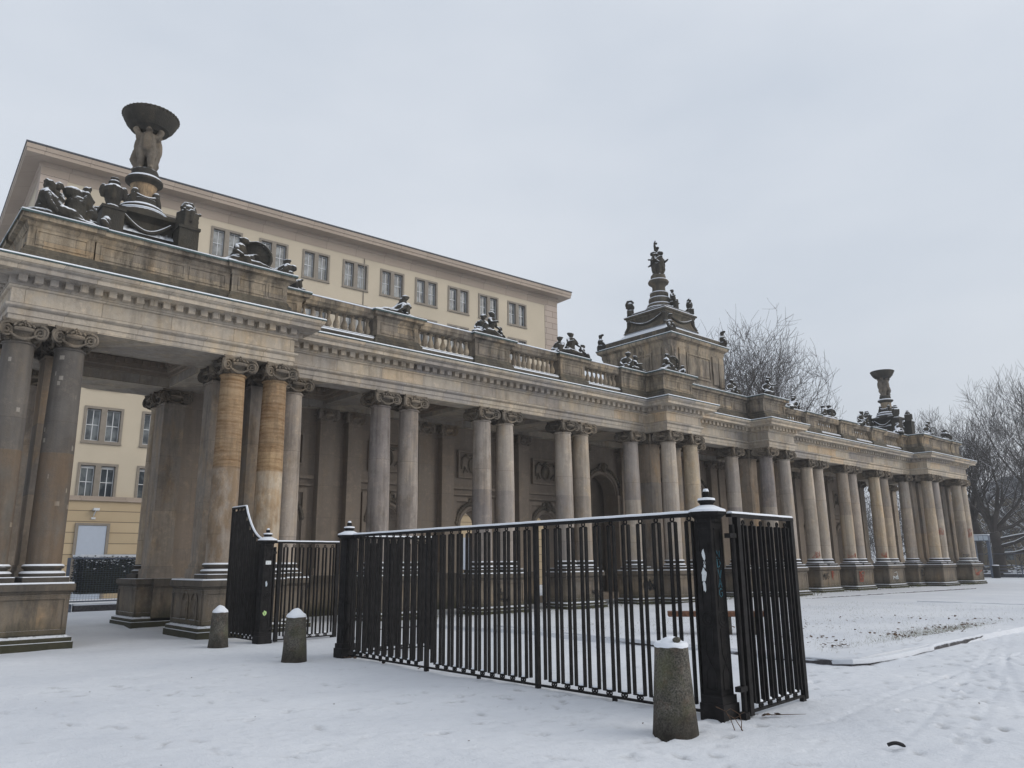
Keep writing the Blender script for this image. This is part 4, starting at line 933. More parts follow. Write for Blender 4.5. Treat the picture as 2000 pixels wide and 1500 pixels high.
# busts on the corners of both roof tiers
def bust(seed, kind):
    mb = MB(); mb.cbox((0, 0, .14), (.34, .34, .3))
    if kind == 0: mb.sphere((0, 0, .46), (.17, .15, .2), 10, 7); mb.sphere((0, 0, .78), (.1, .1, .12), 10, 7); mb.limb((0, 0, .58), (0, 0, .74), .07, .06); mb.sphere((.0, -.1, .86), (.12, .09, .06), 8, 5); mb.limb((-.1, -.1, .4), (-.15, -.2, .2), .07, .05); mb.limb((.1, -.1, .4), (.18, -.14, .2), .07, .05)
    else: mb.sphere((0, 0, .5), (.17, .18, .24), 12, 8); mb.tube([(-.02, .16, .4), (-.03, .2, .62), (-.02, .12, .78), (0, -.06, .82), (0, -.18, .68)], .06, 7); mb.sphere((0, -.12, .46), (.1, .1, .14), 8, 6)
    return carve(mb, 'corner_bust', .02, seed=seed)
b0 = bust(41, 0); b1 = bust(42, 1); gB = 'busts and helmets on the central block corners'
for i, (dx, dy, z, src, lab) in enumerate([(-2.15, 2.15, 11.9, b0, 'dark bust on the far left lower corner of the central block roof'), (-2.1, -2.1, 11.9, b0, 'bust on the near middle corner of the central block just above its cornice'),
        (2.12, -2.12, 11.9, b0, 'dark bust on the right lower corner of the central block against the bare twigs'), (2.12, 2.12, 11.9, b0, 'bust on the hidden rear corner of the central block roof'),
        (-1.05, 1.05, 13.7, b1, 'crested helmet on the upper left corner of the roof tier'), (1.05, -1.05, 13.7, b1, 'crested helmet on the upper right corner of the roof tier')]):
    o = cp(src, loc=(cx+dx, cy+dy, z)); o.rotation_euler = (0, 0, [.9, -.3, .5, 2.4, .7, -.6][i]); tag(o, lab, 'statue', gB)
bpy.data.objects.remove(b0); bpy.data.objects.remove(b1)

# ================================================================== CREAM BUILDING
TH = radians(-3)
bld = empty('office_building', (0, 46, 0), TH); tag(bld, 'large cream plastered office building with a wide stone eave behind the colonnade', 'building')
S0, S1, DEP = 6.4, 43.95, 16
sx_ = [9.83, 12.70, 15.56, 18.56, 21.49, 24.39, 27.28, 30.14, 33.0, 35.83, 38.69]; tops = [22.0, 19.0, 16.0, 13.0, 10.05, 7.0]; WW, WH = 1.93, 1.96
# front wall built from cells so that every window is a real opening
mb = MB(); xs = [S0+1.28]+[v for s in sx_ for v in (s, s+WW)]+[S1-1.35]; zs = [5.25]+[v for tz in reversed(tops) for v in (tz-WH, tz)]+[22.55]
wins = {(2*i+1, 2*j+1) for i in range(11) for j in range(6)}
for i in range(len(xs)-1):
    for j in range(len(zs)-1):
        if (i, j) in wins: continue
        if i % 2 == 0 and j > 0 and False: continue
        mb.add([(xs[i], 0, zs[j]), (xs[i+1], 0, zs[j]), (xs[i+1], 0, zs[j+1]), (xs[i], 0, zs[j+1])], [(0, 1, 2, 3)])
mb.add([(S1, 0, 0), (S1, DEP, 0), (S1, DEP, 22.55), (S1, 0, 22.55)], [(0, 1, 2, 3)]); mb.add([(S0, 0, 0), (S0, DEP, 0), (S0, DEP, 22.55), (S0, 0, 22.55)], [(3, 2, 1, 0)])
mb.box(S0+.3, S1-.3, .45, DEP, 0, 22.5)
mb.build('wall', m_plaster, bld)
mb = MB(); mb.box(S0-.02, S0+1.28, -.03, 1.2, 5.25, 22.54); mb.build('quoin', m_quoin, bld); mb = MB(); mb.box(S1-1.35, S1+.02, -.03, 1.2, 5.25, 22.54); mb.build('quoin', m_quoin, bld)
mb = MB(); mb.box(S0-.05, S1+.05, -.10, .4, 0, 5.0); mb.build('plinth', m_rust, bld)
mb = MB(); mb.box(S0-.1, S1+.1, -.22, .4, 5.0, 5.1); mb.box(S0-.08, S1+.08, -.16, .4, 5.1, 5.25); mb.build('ledge', m_eave, bld)
mb = MB(); path = [(S0, DEP), (S0, 0), (S1, 0), (S1, DEP)]
mb.sweep(path, [(.02, 22.4), (.04, 22.95), (.12, 23.0), (.12, 23.2), (.86, 23.24), (.86, 23.44), (.90, 23.46), (.91, 23.70), (.4, 23.8)], True); mb.build('eave', m_eave, bld)
mb = MB(); mb.sweep(path, [(.905, 23.702), (.94, 23.72), (.95, 23.80), (0, 23.93)], True); mb.add([(x, y, 23.93) for x, y in path], [(0, 1, 2, 3)]); mb.build('roof', m_roof, bld)
# window prototype: stone surround with mullion, white sashes, panes
wf = MB(); fr = .13
for (x0, x1, z0, z1) in ((0, WW, 0, fr*.8), (0, WW, WH-fr, WH), (0, fr, fr*.8, WH-fr), (WW-fr, WW, fr*.8, WH-fr), (WW/2-.14, WW/2+.14, fr*.8, WH-fr)): wf.box(x0, x1, -.05, .30, z0, z1, 0)
wf.box(-.03, WW+.03, -.09, .0, -.06, .0, 0)
for k in (0, 1):
    a = fr+.02 if k == 0 else WW/2+.16; b_ = WW/2-.16 if k == 0 else WW-fr-.02; z0, z1 = fr*.8+.02, WH-fr-.02; w_ = .035; mx_ = (a+b_)/2; mz = (z0+z1)/2
    for (x0, x1, q0, q1) in ((a, b_, z0, z0+w_), (a, b_, z1-w_, z1), (a, a+w_, z0+w_, z1-w_), (b_-w_, b_, z0+w_, z1-w_), (mx_-.02, mx_+.02, z0+w_, z1-w_), (a+w_, mx_-.021, mz-.022, mz+.022), (mx_+.021, b_-w_, mz-.022, mz+.022)): wf.box(x0, x1, .16, .22, q0, q1, 1)
gl = MB(); gl.box(fr+.01, WW-fr-.01, .19, .20, .09, WH-fr-.01)
bl = MB(); bl.box(fr+.06, WW/2-.2, .15, .158, WH-fr-.16, WH-fr-.05); bl.box(WW/2+.2, WW-fr-.06, .15, .158, WH-fr-.16, WH-fr-.05)
w0 = None
for j, tz in enumerate(tops):
    for i, s in enumerate(sx_):
        if w0 is None: w0 = wf.build('window', [m_frame, m_sash], bld); g0 = gl.build('pane', m_glass, w0); o = w0; bl0 = bl.build('blind', m_sash, w0)
        else:
            o = cp(w0, bld); cp(g0, o)
            if j == 5: cp(bl0, o)
        o.location = (s, 0, tz-WH)
dr = MB(); dr.box(10.15, 11.48, -.16, -.09, 0, 3.72); d_o = dr.build('door', m_door, bld)
mb = MB(); mb.box(10.0, 10.14, -.2, -.09, 0, 3.85); mb.box(11.49, 11.63, -.2, -.09, 0, 3.85); mb.box(10.14, 11.49, -.2, -.09, 3.73, 3.85); mb.build('door_frame', m_frame, d_o)
mb = MB(); mb.cbox((11.42, -.2, 1.2), (.03, .05, .5)); mb.build('handle', m_sash, d_o)
mb = MB(); mb.cbox((10.85, -.35, 4.55), (.26, .4, .12)); mb.tube([(10.85, -.35, 4.5), (10.8, -.2, 4.3), (10.8, -.1, 4.2)], .025, 6); mb.cbox((10.8, -.13, 4.1), (.2, .06, .1)); mb.build('wall_lamp', m_sash, bld)
mb = MB(); mb.tube([(26.0, -.03, 5.3), (26.0, -.03, 22.4)], .03, 6); mb.build('drainpipe', m_frame, bld)
mb = MB(); mb.box(34.2, 35.3, -.14, -.09, 1.2, 3.4); mb.build('side_door', m_door, bld); mb = MB(); mb.box(18.2, 19.4, -.14, -.09, 0, 3.4); mb.build('side_door', m_door, bld)

# ================================================================== FENCES AND GATES
FX = 7.35
def meander(n, P, z0, z1, bx=.045, by=.022, pair=.084, ox=0.0, snow=True, ztop=None, zt=None):
    """n double bars along +Y from 0; rings on top, stirrups with twin rings below"""
    mb = MB(); sn = MB()
    for i in range(n):
        yc = P*(i+.5); top = z1 if zt is None else zt(yc)
        for s in (-1, 1): mb.box(-bx/2, bx/2, yc+s*pair/2-by/2, yc+s*pair/2+by/2, z0+.07, top-.085)
        R = .024
        mb.tube([(0, yc+R*cos(u), top-.052+R*sin(u)) for u in [2*pi*k/12 for k in range(13)]], .010, 6, cap=False)
        mb.box(-.02, .02, yc-pair/2, yc+pair/2, top-.086, top-.078)
        yb = yc+P/2
        if i < n-1:
            mb.box(-bx/2, bx/2, yb-(P-pair)/2-by/2, yb+(P-pair)/2+by/2, z0+.052, z0+.070)
            if snow: sn.sphere((0, yb-.01, z0+.070), (.024, (P-pair)/2-.018, .024), 8, 4)
            for s in (-1, 1): mb.tube([(0, yb+s*.024+.018*cos(u), z0+.030+.018*sin(u)) for u in [2*pi*k/10 for k in range(11)]], .010, 6, cap=False)
    return mb, sn
def lumps(sn, parent):
    nf = len(sn.f)*26//max(1, len(sn.v)) if sn.v else 0
    for i in range(0, len(sn.v), 26):
        q = MB(); k = i//26; q.add(sn.v[i:i+26], [tuple(j-i for j in f) for f in sn.f[k*nf:(k+1)*nf]], 0, True); q.build('snow_lump', m_snow, parent)
def bar_rail(mb, y0, y1, z, h=.035, w=.06): mb.box(-w/2, w/2, y0, y1, z-h, z)
def snow_bar(mb, y0, y1, z, w=.06, t_=.022):
    n = max(2, int((y1-y0)/.15)); pts = [(0, y0+(y1-y0)*i/n, z+.003+.004*mnoise.noise(Vector((y0+i*.7, z, 0)))) for i in range(n+1)]
    k = len(mb.v); vs = []
    for p in pts:
        for (a, b_) in ((-w/2, 0), (-w/2+.008, t_*.75), (0, t_), (w/2-.008, t_*.75), (w/2, 0)): vs.append((a, p[1], p[2]+b_-.002))
    mb.add(vs, [(i*5+j, (i+1)*5+j, (i+1)*5+j+1, i*5+j+1) for i in range(n) for j in range(4)] + [(4, 3, 2, 1, 0), tuple(n*5+j for j in range(5))], 0, True)
fence = empty('iron_fence', (FX, 5.05, 0)); tag(fence, 'long black iron railing with ring ornaments crossing the middle of the forecourt', 'fence')
def make_post(parent, loc, h=2.07, w=.22):
    p = MB()
    p.box(-w/2-.035, w/2+.035, -w/2-.035, w/2+.035, -.1, .16); p.box(-w/2-.02, w/2+.02, -w/2-.02, w/2+.02, .161, .24)
    t_ = w/2
    p.add([(-t_, -t_, .241), (t_, -t_, .241), (t_, t_, .241), (-t_, t_, .241), (-t_*.94, -t_*.94, h), (t_*.94, -t_*.94, h), (t_*.94, t_*.94, h), (-t_*.94, t_*.94, h)], [(0,1,5,4),(1,2,6,5),(2,3,7,6),(3,0,4,7),(4,5,6,7)])
    # raised border ornament on the two visible faces
    for f in range(4):
        R = Matrix.Rotation(f*pi/2, 3, 'Z')
        def P(x, z): q = t_*(1-.06*(z-.24)/(h-.24)); return R @ Vector((x*q/t_, -q-.001, z))
        a = w*.27
        loops = [[(-a, h-.12), (a, h-.12), (a, h-.36), (0, h-.48), (-a, h-.36), (-a, h-.12)], [(-a*.9, h-.98), (-a, h-.60), (0, h-.48), (a, h-.60), (a*.9, h-.98)],
                 [(-a*.9, h-1.16), (-a*.8, .66), (0, .56), (a*.8, .66), (a*.9, h-1.16)], [(0, .56), (-a, .46), (-a, .3), (a, .3), (a, .46), (0, .56)]]
        for lp in loops: p.tube([P(x, z) for x, z in lp], .008, 4)
        for rr_ in (.04, .075): p.tube([P(rr_*cos(u), h-1.07+rr_*sin(u)) for u in [2*pi*k/16 for k in range(17)]], .009, 5, cap=False)
    c = w/2*.9
    p.lathe([(c*1.42, h-.05), (c*1.42, h-.02), (c*1.6, h), (c*2.05, h+.03), (c*2.12, h+.055), (c*2.0, h+.075), (.1, h+.12), (.07, h+.13), (.075, h+.15), (.10, h+.175), (.095, h+.19), (.03, h+.20), (.025, h+.205), (.042, h+.235), (.045, h+.26), (.03, h+.30), (.0, h+.31)], n=8, smooth=False, ph=pi/8)
    o = p.build('post', m_iron, parent, loc)
    s = MB(); s.lathe([(c*2.08, h+.060), (c*2.02, h+.085), (c*1.5, h+.105), (.08, h+.135)], n=16); s.lathe([(.098, h+.188), (.092, h+.212), (.03, h+.222)], n=12); s.lathe([(.036, h+.285), (.025, h+.316), (.0, h+.32)], n=10)
    s.build('snow_cap', m_snow, o); return o
pp = make_post(fence, (0, 0, 0)); post2 = None
c2 = cp(pp, fence, (0, 7.78, 0)); [cp(k_, c2) for k_ in kids(pp)]
for (y0, y1, n) in ((.13, 2.70, 11), (2.84, 5.21, 11), (5.35, 7.65, 11)):
    P = (y1-y0)/n
    mb, sn = meander(n, P, .055, 2.125)
    mb.v = [(x, y+y0, z) for x, y, z in mb.v]; sn.v = [(x, y+y0, z) for x, y, z in sn.v]
    o = mb.build('bar_infill', m_iron, fence); lumps(sn, o)
mb = MB(); bar_rail(mb, .10, 7.67, 2.13, .04, .07); o = mb.build('top_rail', m_iron, fence); mb = MB(); snow_bar(mb, .19, 7.6, 2.13, .072, .03); mb.build('snow_strip', m_snow, o)
mb = MB(); mb.box(-.02, .02, .10, 7.67, .035, .06); mb.build('bottom_rail', m_iron, fence)
for y in (2.77, 5.28): mb = MB(); mb.box(-.03, .03, y-.028, y+.028, -.05, 2.09); mb.build('support_bar', m_iron, fence)
for y in (1.45, 4.0, 6.5): mb = MB(); mb.box(-.02, .02, y-.025, y+.025, -.05, .035); mb.build('foot', m_iron, fence)
# stickers and paint on the near post
stk = MB()
def blob(mb, pts, face_y=None, off=.0): mb.add(pts, [tuple(range(len(pts)))])
rr = random.Random(11)
def patch(cx_, cz, w, h_, n=12, jag=.3): return [(cx_+w/2*cos(2*pi*k/n)*(1+rr.uniform(-jag, jag)), cz+h_/2*sin(2*pi*k/n)*(1+rr.uniform(-jag, jag))) for k in range(n)]
def face_x(pts, x): return [(x, -y_, z) for y_, z in pts]
m1 = MB()
for (yy, z, w_, h_) in ((.01, 1.66, .05, .13), (0, 1.57, .035, .08), (.02, 1.46, .085, .15), (.02, 1.34, .05, .11)):
    m1.add([(-.110+.0066*(z-.24)/1.83-.004, p[0]*.8, p[1]) for p in patch(yy, z, w_, h_, 14, .28)], [tuple(range(14))])
m1.build('torn_sticker', m_white, pp)
# vertical letters in faded blue on the right face of the near post
def strokes(mb, polys, org, ux, uz, s, r):
    for pl in polys: mb.tube([Vector(org)+Vector(ux)*x*s+Vector(uz)*z*s for x, z in pl], r, 4)
LET = {'H': [[(0, 0), (0, 1)], [(.6, 0), (.6, 1)], [(0, .5), (.6, .55)]], 'M': [[(0, 0), (.05, 1), (.35, .4), (.65, 1), (.7, 0)]], 'N': [[(0, 0), (0, 1), (.7, 0), (.7, 1)]], 'D': [[(0, 0), (0, 1), (.4, .9), (.65, .5), (.4, .1), (0, 0)]], 'V': [[(0, 1), (.35, 0), (.7, 1)]], 'A': [[(0, 0), (.35, 1), (.7, 0)], [(.15, .4), (.55, .4)]],
       'G': [[(.65, .85), (.35, 1), (.05, .7), (.05, .3), (.35, 0), (.65, .2), (.65, .5), (.4, .5)]], 'O': [[(.35, 1), (.05, .7), (.05, .3), (.35, 0), (.65, .3), (.65, .7), (.35, 1)]]}
mb = MB(); zc = 1.72
for ch, hgt in (('N', .075), ('D', .09), ('V', .10), ('A', .085), ('G', .09)):
    zc -= hgt*1.12; strokes(mb, LET[ch], (-.03, -.110+.0036*(zc-.24)-.0025, zc), (1, 0, 0), (0, .012, 1), hgt, .0035)
mb.build('painted_letters', m_cyan, pp)
# hinged leaf beside the near post
def gate_leaf(name, loc, rz, ln, label, h=2.07, catg='gates standing open between the fence posts'):
    g = empty(name, loc, rz); tag(g, label, 'gate', catg)     # leaf runs along local +Y
    mb = MB(); mb.box(-.03, .03, .08, .16, .02, h); mb.build('hinge_stile', m_iron, g)
    mb = MB(); mb.box(-.03, .03, ln-.08, ln, .02, h); mb.build('lock_stile', m_iron, g)
    mb = MB(); mb.box(-.035, .035, -.05, ln, h+.001, h+.04); o = mb.build('top_rail', m_iron, g); s = MB(); snow_bar(s, -.03, ln-.01, h+.04, .07, .026); s.build('snow_strip', m_snow, o)
    mb = MB(); mb.box(-.02, .02, .16, ln-.08, .045, .068); mb.build('bottom_rail', m_iron, g)
    n = round((ln-.24)/.205); mb, sn = meander(n, (ln-.24)/n, .06, h); mb.v = [(x, y+.16, z) for x, y, z in mb.v]; sn.v = [(x, y+.16, z) for x, y, z in sn.v]
    o = mb.build('bar_infill', m_iron, g); lumps(sn, o)
    mb = MB(); mb.tube([(0, 0, .02), (0, 0, h-.08)], .03, 8)
    for z in (.3, h-.2): mb.cbox((0, -.04, z), (.07, .14, .05))
    mb.cbox((0, -.02, .0), (.09, .09, .14)); mb.build('hinge_bar', m_iron, g); mb = MB(); mb.cbox((0, ln-.1, .0), (.05, .08, .1)); mb.build('foot', m_iron, g); return g
gate_leaf('gate_leaf', (7.50, 4.85, 0), -radians(85), 1.52, 'gate leaf hinged on the nearest post, standing open at the right end of the railing')
gate_leaf('gate_leaf', (7.54, 12.90, 0), -radians(92), 1.75, 'gate leaf seen through the bars beside the far post of the railing')
# post and curved railing near the colonnade
fence2 = empty('iron_fence', (FX, 16.3, 0)); tag(fence2, 'short iron railing with a swooping top rail joining the pedestal on the left', 'fence')
c3 = cp(pp, fence2, (0, 0, 0)); [cp(k_, c3) for k_ in kids(pp) if 'snow' in k_.name]
def sweepz(y): u = max(0, min(1, y/1.25)); return 2.13+.78*(u**2.4) if y < 1.25 else 2.93
n = 9; P = (2.0-.17)/n
mb, sn = meander(n, P, .055, 2.1, zt=lambda y: sweepz(y+.17)); mb.v = [(x, y+.17, z) for x, y, z in mb.v]; sn.v = [(x, y+.17, z) for x, y, z in sn.v]
o = mb.build('bar_infill', m_iron, fence2); lumps(sn, o)
pts = [(0, .12+1.13*k/10, sweepz(.12+1.13*k/10)) for k in range(11)]
mb = MB(); mb.tube(pts, .032, 6); mb.box(-.035, .035, 1.25, 2.0, 2.9, 2.94); o = mb.build('top_rail', m_iron, fence2)
mb = MB(); mb.tube([(p[0], p[1]-.012, p[2]+.022) for p in pts], .026, 6); snow_bar(mb, 1.26, 1.98, 2.94, .07, .03); mb.build('snow_strip', m_snow, o)
mb = MB(); mb.box(-.02, .02, .15, 2.0, .035, .06); mb.box(-.03, .03, 1.96, 2.0, 0, 2.9); mb.build('bottom_rail', m_iron, fence2)
mb = MB(); mb.box(-.06, .06, -.113, -.107, 1.62, 1.70); mb.build('nameplate', m_white, c3)
mb = MB(); mb.add([(p[0]-.02, -.114, p[1]) for p in patch(0, .62, .09, .1, 14, .2)], [tuple(range(14))])
mb.build('sticker', m_green, c3)
mb = MB(); mb.add([(p[0], -.1125, p[1]) for p in patch(-.02, 1.22, .05, .1, 12, .3)], [tuple(range(12))]); mb.build('torn_sticker', m_panel, c3)
gate_leaf('gate_leaf', (7.52, 16.27, 0), -radians(86), 1.62, 'gate leaf open beside the short swooping railing, left of the gap')

# ================================================================== STONE BOLLARDS
def bollard(loc, r0_, r1_, h, label, sc_=.1, tilt=0, bump_=0):
    g = empty('stone_bollard', loc); tag(g, label, 'bollard', 'granite bollards with snow caps')
    mb = MB(); prof = [(r0_*1.02, -.1)]+[(r0_+(r1_-r0_)*(k/12)**.9, h*k/12) for k in range(13)]+[(r1_*.97, h+.012), (r1_*.85, h+.02), (0, h+.02)]
    mb.lathe(prof, n=36); mb.v = [(x*(1+.035*mnoise.noise(Vector((x*5, y*5, z*3+loc[1])))), y*(1+.035*mnoise.noise(Vector((y*5, x*5, z*3)))), z) for x, y, z in mb.v]
    o = mb.build('stone', m_boll, g)
    s = MB(); s.lathe([(r1_*1.02, h+.005), (r1_*1.03, h+.02), (r1_*.93, h+.05), (r1_*.70, h+sc_*.62), (r1_*.45, h+sc_*.95), (r1_*.2, h+sc_*1.12), (0, h+sc_*1.15)], n=28)
    s.v = [(x*(1+.06*mnoise.noise(Vector((x*9, y*9, z*5)))), y, z+.012*mnoise.noise(Vector((x*14, y*14, loc[1])))) for x, y, z in s.v]
    s.build('snow_cap', m_snow, g)
    if bump_: q = MB(); q.sphere((-.04, -.10, h+.075), (.055, .03, .03), 8, 5); q.build('ice_lump', m_boll, g)
    g.rotation_euler = (0, tilt, 0)
bollard((6.40, 4.91, 0), .218, .162, .79, 'large mossy granite bollard in front of the nearest iron post', .085, 0, 1)
bollard((6.37, 12.80, 0), .215, .165, .73, 'middle granite bollard between the open gates, snow peak on top', .13)
bollard((6.37, 16.15, 0), .20, .15, .68, 'smallest granite bollard beside the pedestal at the left', .125)

# ================================================================== KERBS, LAWN EDGES
def kerb(name, pts, w, h, label, m=m_kerb, z=0.0, seed=1, sn=True):
    mb = MB(); n = len(pts); rr = random.Random(seed); dense = []
    for i in range(n-1):
        a, b_ = Vector(pts[i]), Vector(pts[i+1]); k = max(1, int((b_-a).length/.22))
        dense += [a.lerp(b_, j/k) for j in range(k)]
    dense.append(Vector(pts[-1]))
    dense = [p+Vector((mnoise.noise(Vector((p.x*1.5, p.y*1.5, seed)))*.02, mnoise.noise(Vector((p.x*1.5, p.y*1.5, seed+9)))*.02)) for p in dense]
    mb.sweep([tuple(p) for p in dense], [(w/2, -.05), (w/2, h*.8), (w*.42, h*.97), (0, h), (-w*.42, h*.97), (-w/2, h*.7), (-w/2, -.05)], False)
    mb.v = [(x, y, zz+z+(.012*mnoise.noise(Vector((x*3, y*3, seed))) if zz > 0 else 0)) for x, y, zz in mb.v]
    o = mb.build(name, m); tag(o, label, None, kind='structure')
    if sn:
        mb = MB(); mb.sweep([tuple(p) for p in dense], [(w*.52, h*.12), (w*.56, h*.75), (w*.4, h*1.22), (0, h*1.32), (-w*.45, h*1.22), (-w*.62, h*.8), (-w*.7, h*.5)], False)
        mb.v = [(x+.02*mnoise.noise(Vector((x*2, y*2, 7))), y+(-.035 if x < 15.5 else .045)+.03*mnoise.noise(Vector((x*.9, y*.9, 3))), zz+z+.02*mnoise.noise(Vector((x*4, y*4, 1)))) for x, y, zz in mb.v]
        mb.build('snow_cover', m_ground, o)
    return o
kerb('kerb', [(12.38, 9.5), (12.37, 6.9), (12.36, 6.35), (12.45, 6.1), (12.7, 5.97), (13.6, 5.95), (17.8, 6.1), (21.5, 6.2), (30.6, 6.4)], .09, .065, 'low snow-covered stone edging of the lawn', seed=1)
kerb('kerb', [(12.38, 9.55), (12.6, 12), (13.0, 15.4)], .09, .09, 'low stone edging continuing behind the railing', seed=2)
kerb('kerb', [(10.6, 17.35), (13.24, 17.66), (15.85, 17.95), (18.9, 18.35), (25.5, 18.3), (31.0, 17.2), (36.8, 16.9), (48, 16.0)], .07, .045, 'thin dark edging strip along the foot of the colonnade', seed=3, sn=False)
kerb('kerb', [(30.7, 12.2), (30.6, 9.5), (30.8, 6.4)], .12, .09, 'far stone edging of the lawn', seed=4)

# leaves, grass and twigs sticking out of the snow
def leaf_quads(mb, x, y, z, s, rr):
    a = rr.uniform(0, 2*pi); t_ = rr.uniform(-.7, .7); R = Matrix.Rotation(a, 3, 'Z') @ Matrix.Rotation(t_, 3, 'X')
    p = [(-.5, -.1, 0), (-.2, -.45, .1), (.15, -.3, 0), (.55, 0, .15), (.15, .32, .0), (-.2, .42, .12)]
    mb.add([R @ Vector(q)*s+Vector((x, y, z)) for q in p], [tuple(range(6))])
rr = random.Random(8); mb = MB()
cl = [(13.8, 6.9, .35, 16), (14.6, 8.2, .8, 26), (15.8, 9.6, .9, 20), (14.2, 7.4, .5, 14), (17.2, 7.2, .8, 46), (18.8, 7.1, .9, 50), (20.4, 7.0, .8, 30), (16.4, 6.9, .5, 16), (21.8, 8.6, 1.6, 26), (18, 9.5, 2.0, 30), (22.5, 7.2, 1.0, 20), (13.4, 7.8, .6, 10)]
for x, y, r, n in cl:
    for i in range(n): leaf_quads(mb, x+rr.gauss(0, r*.55), y+rr.gauss(0, r*.35), .115+rr.random()*.02, rr.uniform(.03, .085), rr)
for i in range(26): leaf_quads(mb, FX+rr.uniform(-.15, .3), 12.6-rr.random()**2*4, .03, rr.uniform(.03, .07), rr)
for i in range(8): leaf_quads(mb, 7.75+rr.uniform(-.1, .15), 4.75+rr.uniform(-.1, .1), .03, rr.uniform(.04, .09), rr)
for i in range(60): leaf_quads(mb, rr.uniform(2, 14), rr.uniform(1, 14), .02, rr.uniform(.01, .028), rr)
tag(mb.build('fallen_leaves', m_leafbrown), 'brown dead leaves scattered on the snow', None, kind='stuff')
mb = MB()
for i in range(5200):
    if i < 2200: x = 18.4+rr.gauss(0, 1.8); y = 6.75+abs(rr.gauss(0, .38))
    else: x = rr.uniform(13, 29); y = rr.uniform(6.4, 14)
    h = rr.uniform(.02, .07); a = rr.uniform(0, 6.28); 
    mb.add([(x-.004, y, .09), (x+.004, y, .09), (x+.03*cos(a), y+.03*sin(a), .09+h)], [(0, 1, 2)])
tag(mb.build('grass', m_weed), 'short grass blades poking through the snow on the lawn', None, kind='stuff')
mb = MB()
for i in range(900):
    x = rr.uniform(11, 57); y = (19.72 if not (25 < x < 28 or 32.6 < x < 35.6 or x > 51.4) else 18.7)+rr.uniform(-.35, .05); a = rr.uniform(0, 6.28); h = rr.uniform(.04, .2)*(.5+mnoise.noise(Vector((x*.7, 0, 0)))+.5)
    if h < .03: continue
    mb.tube([(x, y, -.02), (x+.04*cos(a), y+.04*sin(a), h*.6), (x+.1*cos(a), y+.1*sin(a), h)], [.005, .004, .002], 3)
    if i % 2: leaf_quads(mb, x+.05*cos(a), y+.05*sin(a), h*.6, .05, rr)
tag(mb.build('weeds', m_weed), 'dry weeds growing along the foot of the pedestals', None, kind='stuff')
mb = MB()
for (x, y, z, a, l) in ((6.95, 4.62, 0, 1.2, .2), (7.0, 4.58, 0, .4, .16), (6.98, 4.55, 0, 2.0, .14)):
    p = Vector((x, y, z)); q = [p]
    for k in range(4): q.append(q[-1]+Vector((cos(a+k*.5)*l*.25, sin(a+k*.5)*l*.25, l*(.4 if k < 2 else .1)))) 
    mb.tube(q, [.005, .004, .0035, .003, .002], 4); mb.tube([q[2], q[2]+Vector((.06, -.02, .02))], [.003, .002], 3); mb.tube([q[3], q[3]+Vector((-.04, .03, .03))], [.003, .002], 3)
mb.tube([(7.75, 4.7, .03), (7.95, 4.62, .02), (8.1, 4.5, .02)], [.006, .005, .002], 4)
tag(mb.build('dry_sprig', m_leafbrown), 'small dry sprig poking out of the snow at the foot of the nearest post', 'twig')
mb = MB(); pts = []; P0 = Vector((7.24, 3.28, .02))
dirx = Vector((cos(-.72), sin(-.72), 0))
for k in range(9): u = k/8; pts.append(P0+dirx*(.15*u)+Vector((0, 0, .035*sin(pi*u)*.5+.012-.015*u*u)))
mb.tube(pts, [.016]*8+[.008], 8); mb.v = [(x, y, z) for x, y, z in mb.v]
tag(mb.build('rubber_scrap', m_black), 'small bent black scrap lying on the snow at the lower right', 'litter')

# bench
bn = empty('bench', (14.9, 10.15, .08), radians(-50)); tag(bn, 'rusty brown bench seen through the near gate, standing on the lawn', 'bench')
mb = MB(); mb.box(-1.05, 1.05, -.24, .24, .36, .46); mb.build('seat', m_bench, bn, bevel=.012)
l0 = MB(); l0.box(-.12, .12, -.2, .2, -.1, .359); l1 = l0.build('leg', m_boll, bn, (.15, 0, 0)); cp(l1, bn, (.75, 0, 0))

# ================================================================== HEDGE AND WIRE FENCE BEHIND THE LEFT PAVILION
rr = random.Random(4)
def hedge(x0, x1, y0, y1, z0, z1, label, n):
    g = empty('hedge', ((x0+x1)/2, (y0+y1)/2, 0)); tag(g, label, 'hedge'); c = Vector(((x0+x1)/2, (y0+y1)/2, 0))
    mb = MB(); mb.box(x0+.15-c.x, x1-.15-c.x, y0+.15-c.y, y1-.15-c.y, z0, z1-.12); mb.build('branches', m_hedge, g)
    mb = MB()
    for i in range(n):
        f = rr.random()
        if f < .6: p = (rr.uniform(x0, x1), y0+rr.random()**2*.2, rr.uniform(z0, z1))
        elif f < .8: p = (x0+rr.random()**2*.2, rr.uniform(y0, y1), rr.uniform(z0, z1))
        else: p = (rr.uniform(x0, x1), rr.uniform(y0, y1), z1-rr.random()**2*.2)
        leaf_quads(mb, p[0]-c.x, p[1]-c.y, p[2], rr.uniform(.04, .09), rr)
    mb.build('foliage', m_hedge, g)
    mb = MB()
    for i in range(n//7):
        p = (rr.uniform(x0, x1), y0-.02+rr.random()*.2, z1-.02-abs(rr.gauss(0, .22))); leaf_quads(mb, p[0]-c.x, p[1]-c.y, p[2], rr.uniform(.04, .1), rr)
    mb.box(x0-c.x, x1-c.x, y0+.05-c.y, y1-c.y, z1-.05, z1+.05)
    mb.build('snow_cover', m_snow, g); return g
hedge(8.1, 24, 35.3, 36.6, .55, 2.05, 'dark clipped hedge dusted with snow behind the left pavilion', 9000)
wf_ = empty('wire_fence', (7.2, 33.0, 0)); tag(wf_, 'dark wire panel fence with posts in front of the hedge behind the left pavilion', 'fence')
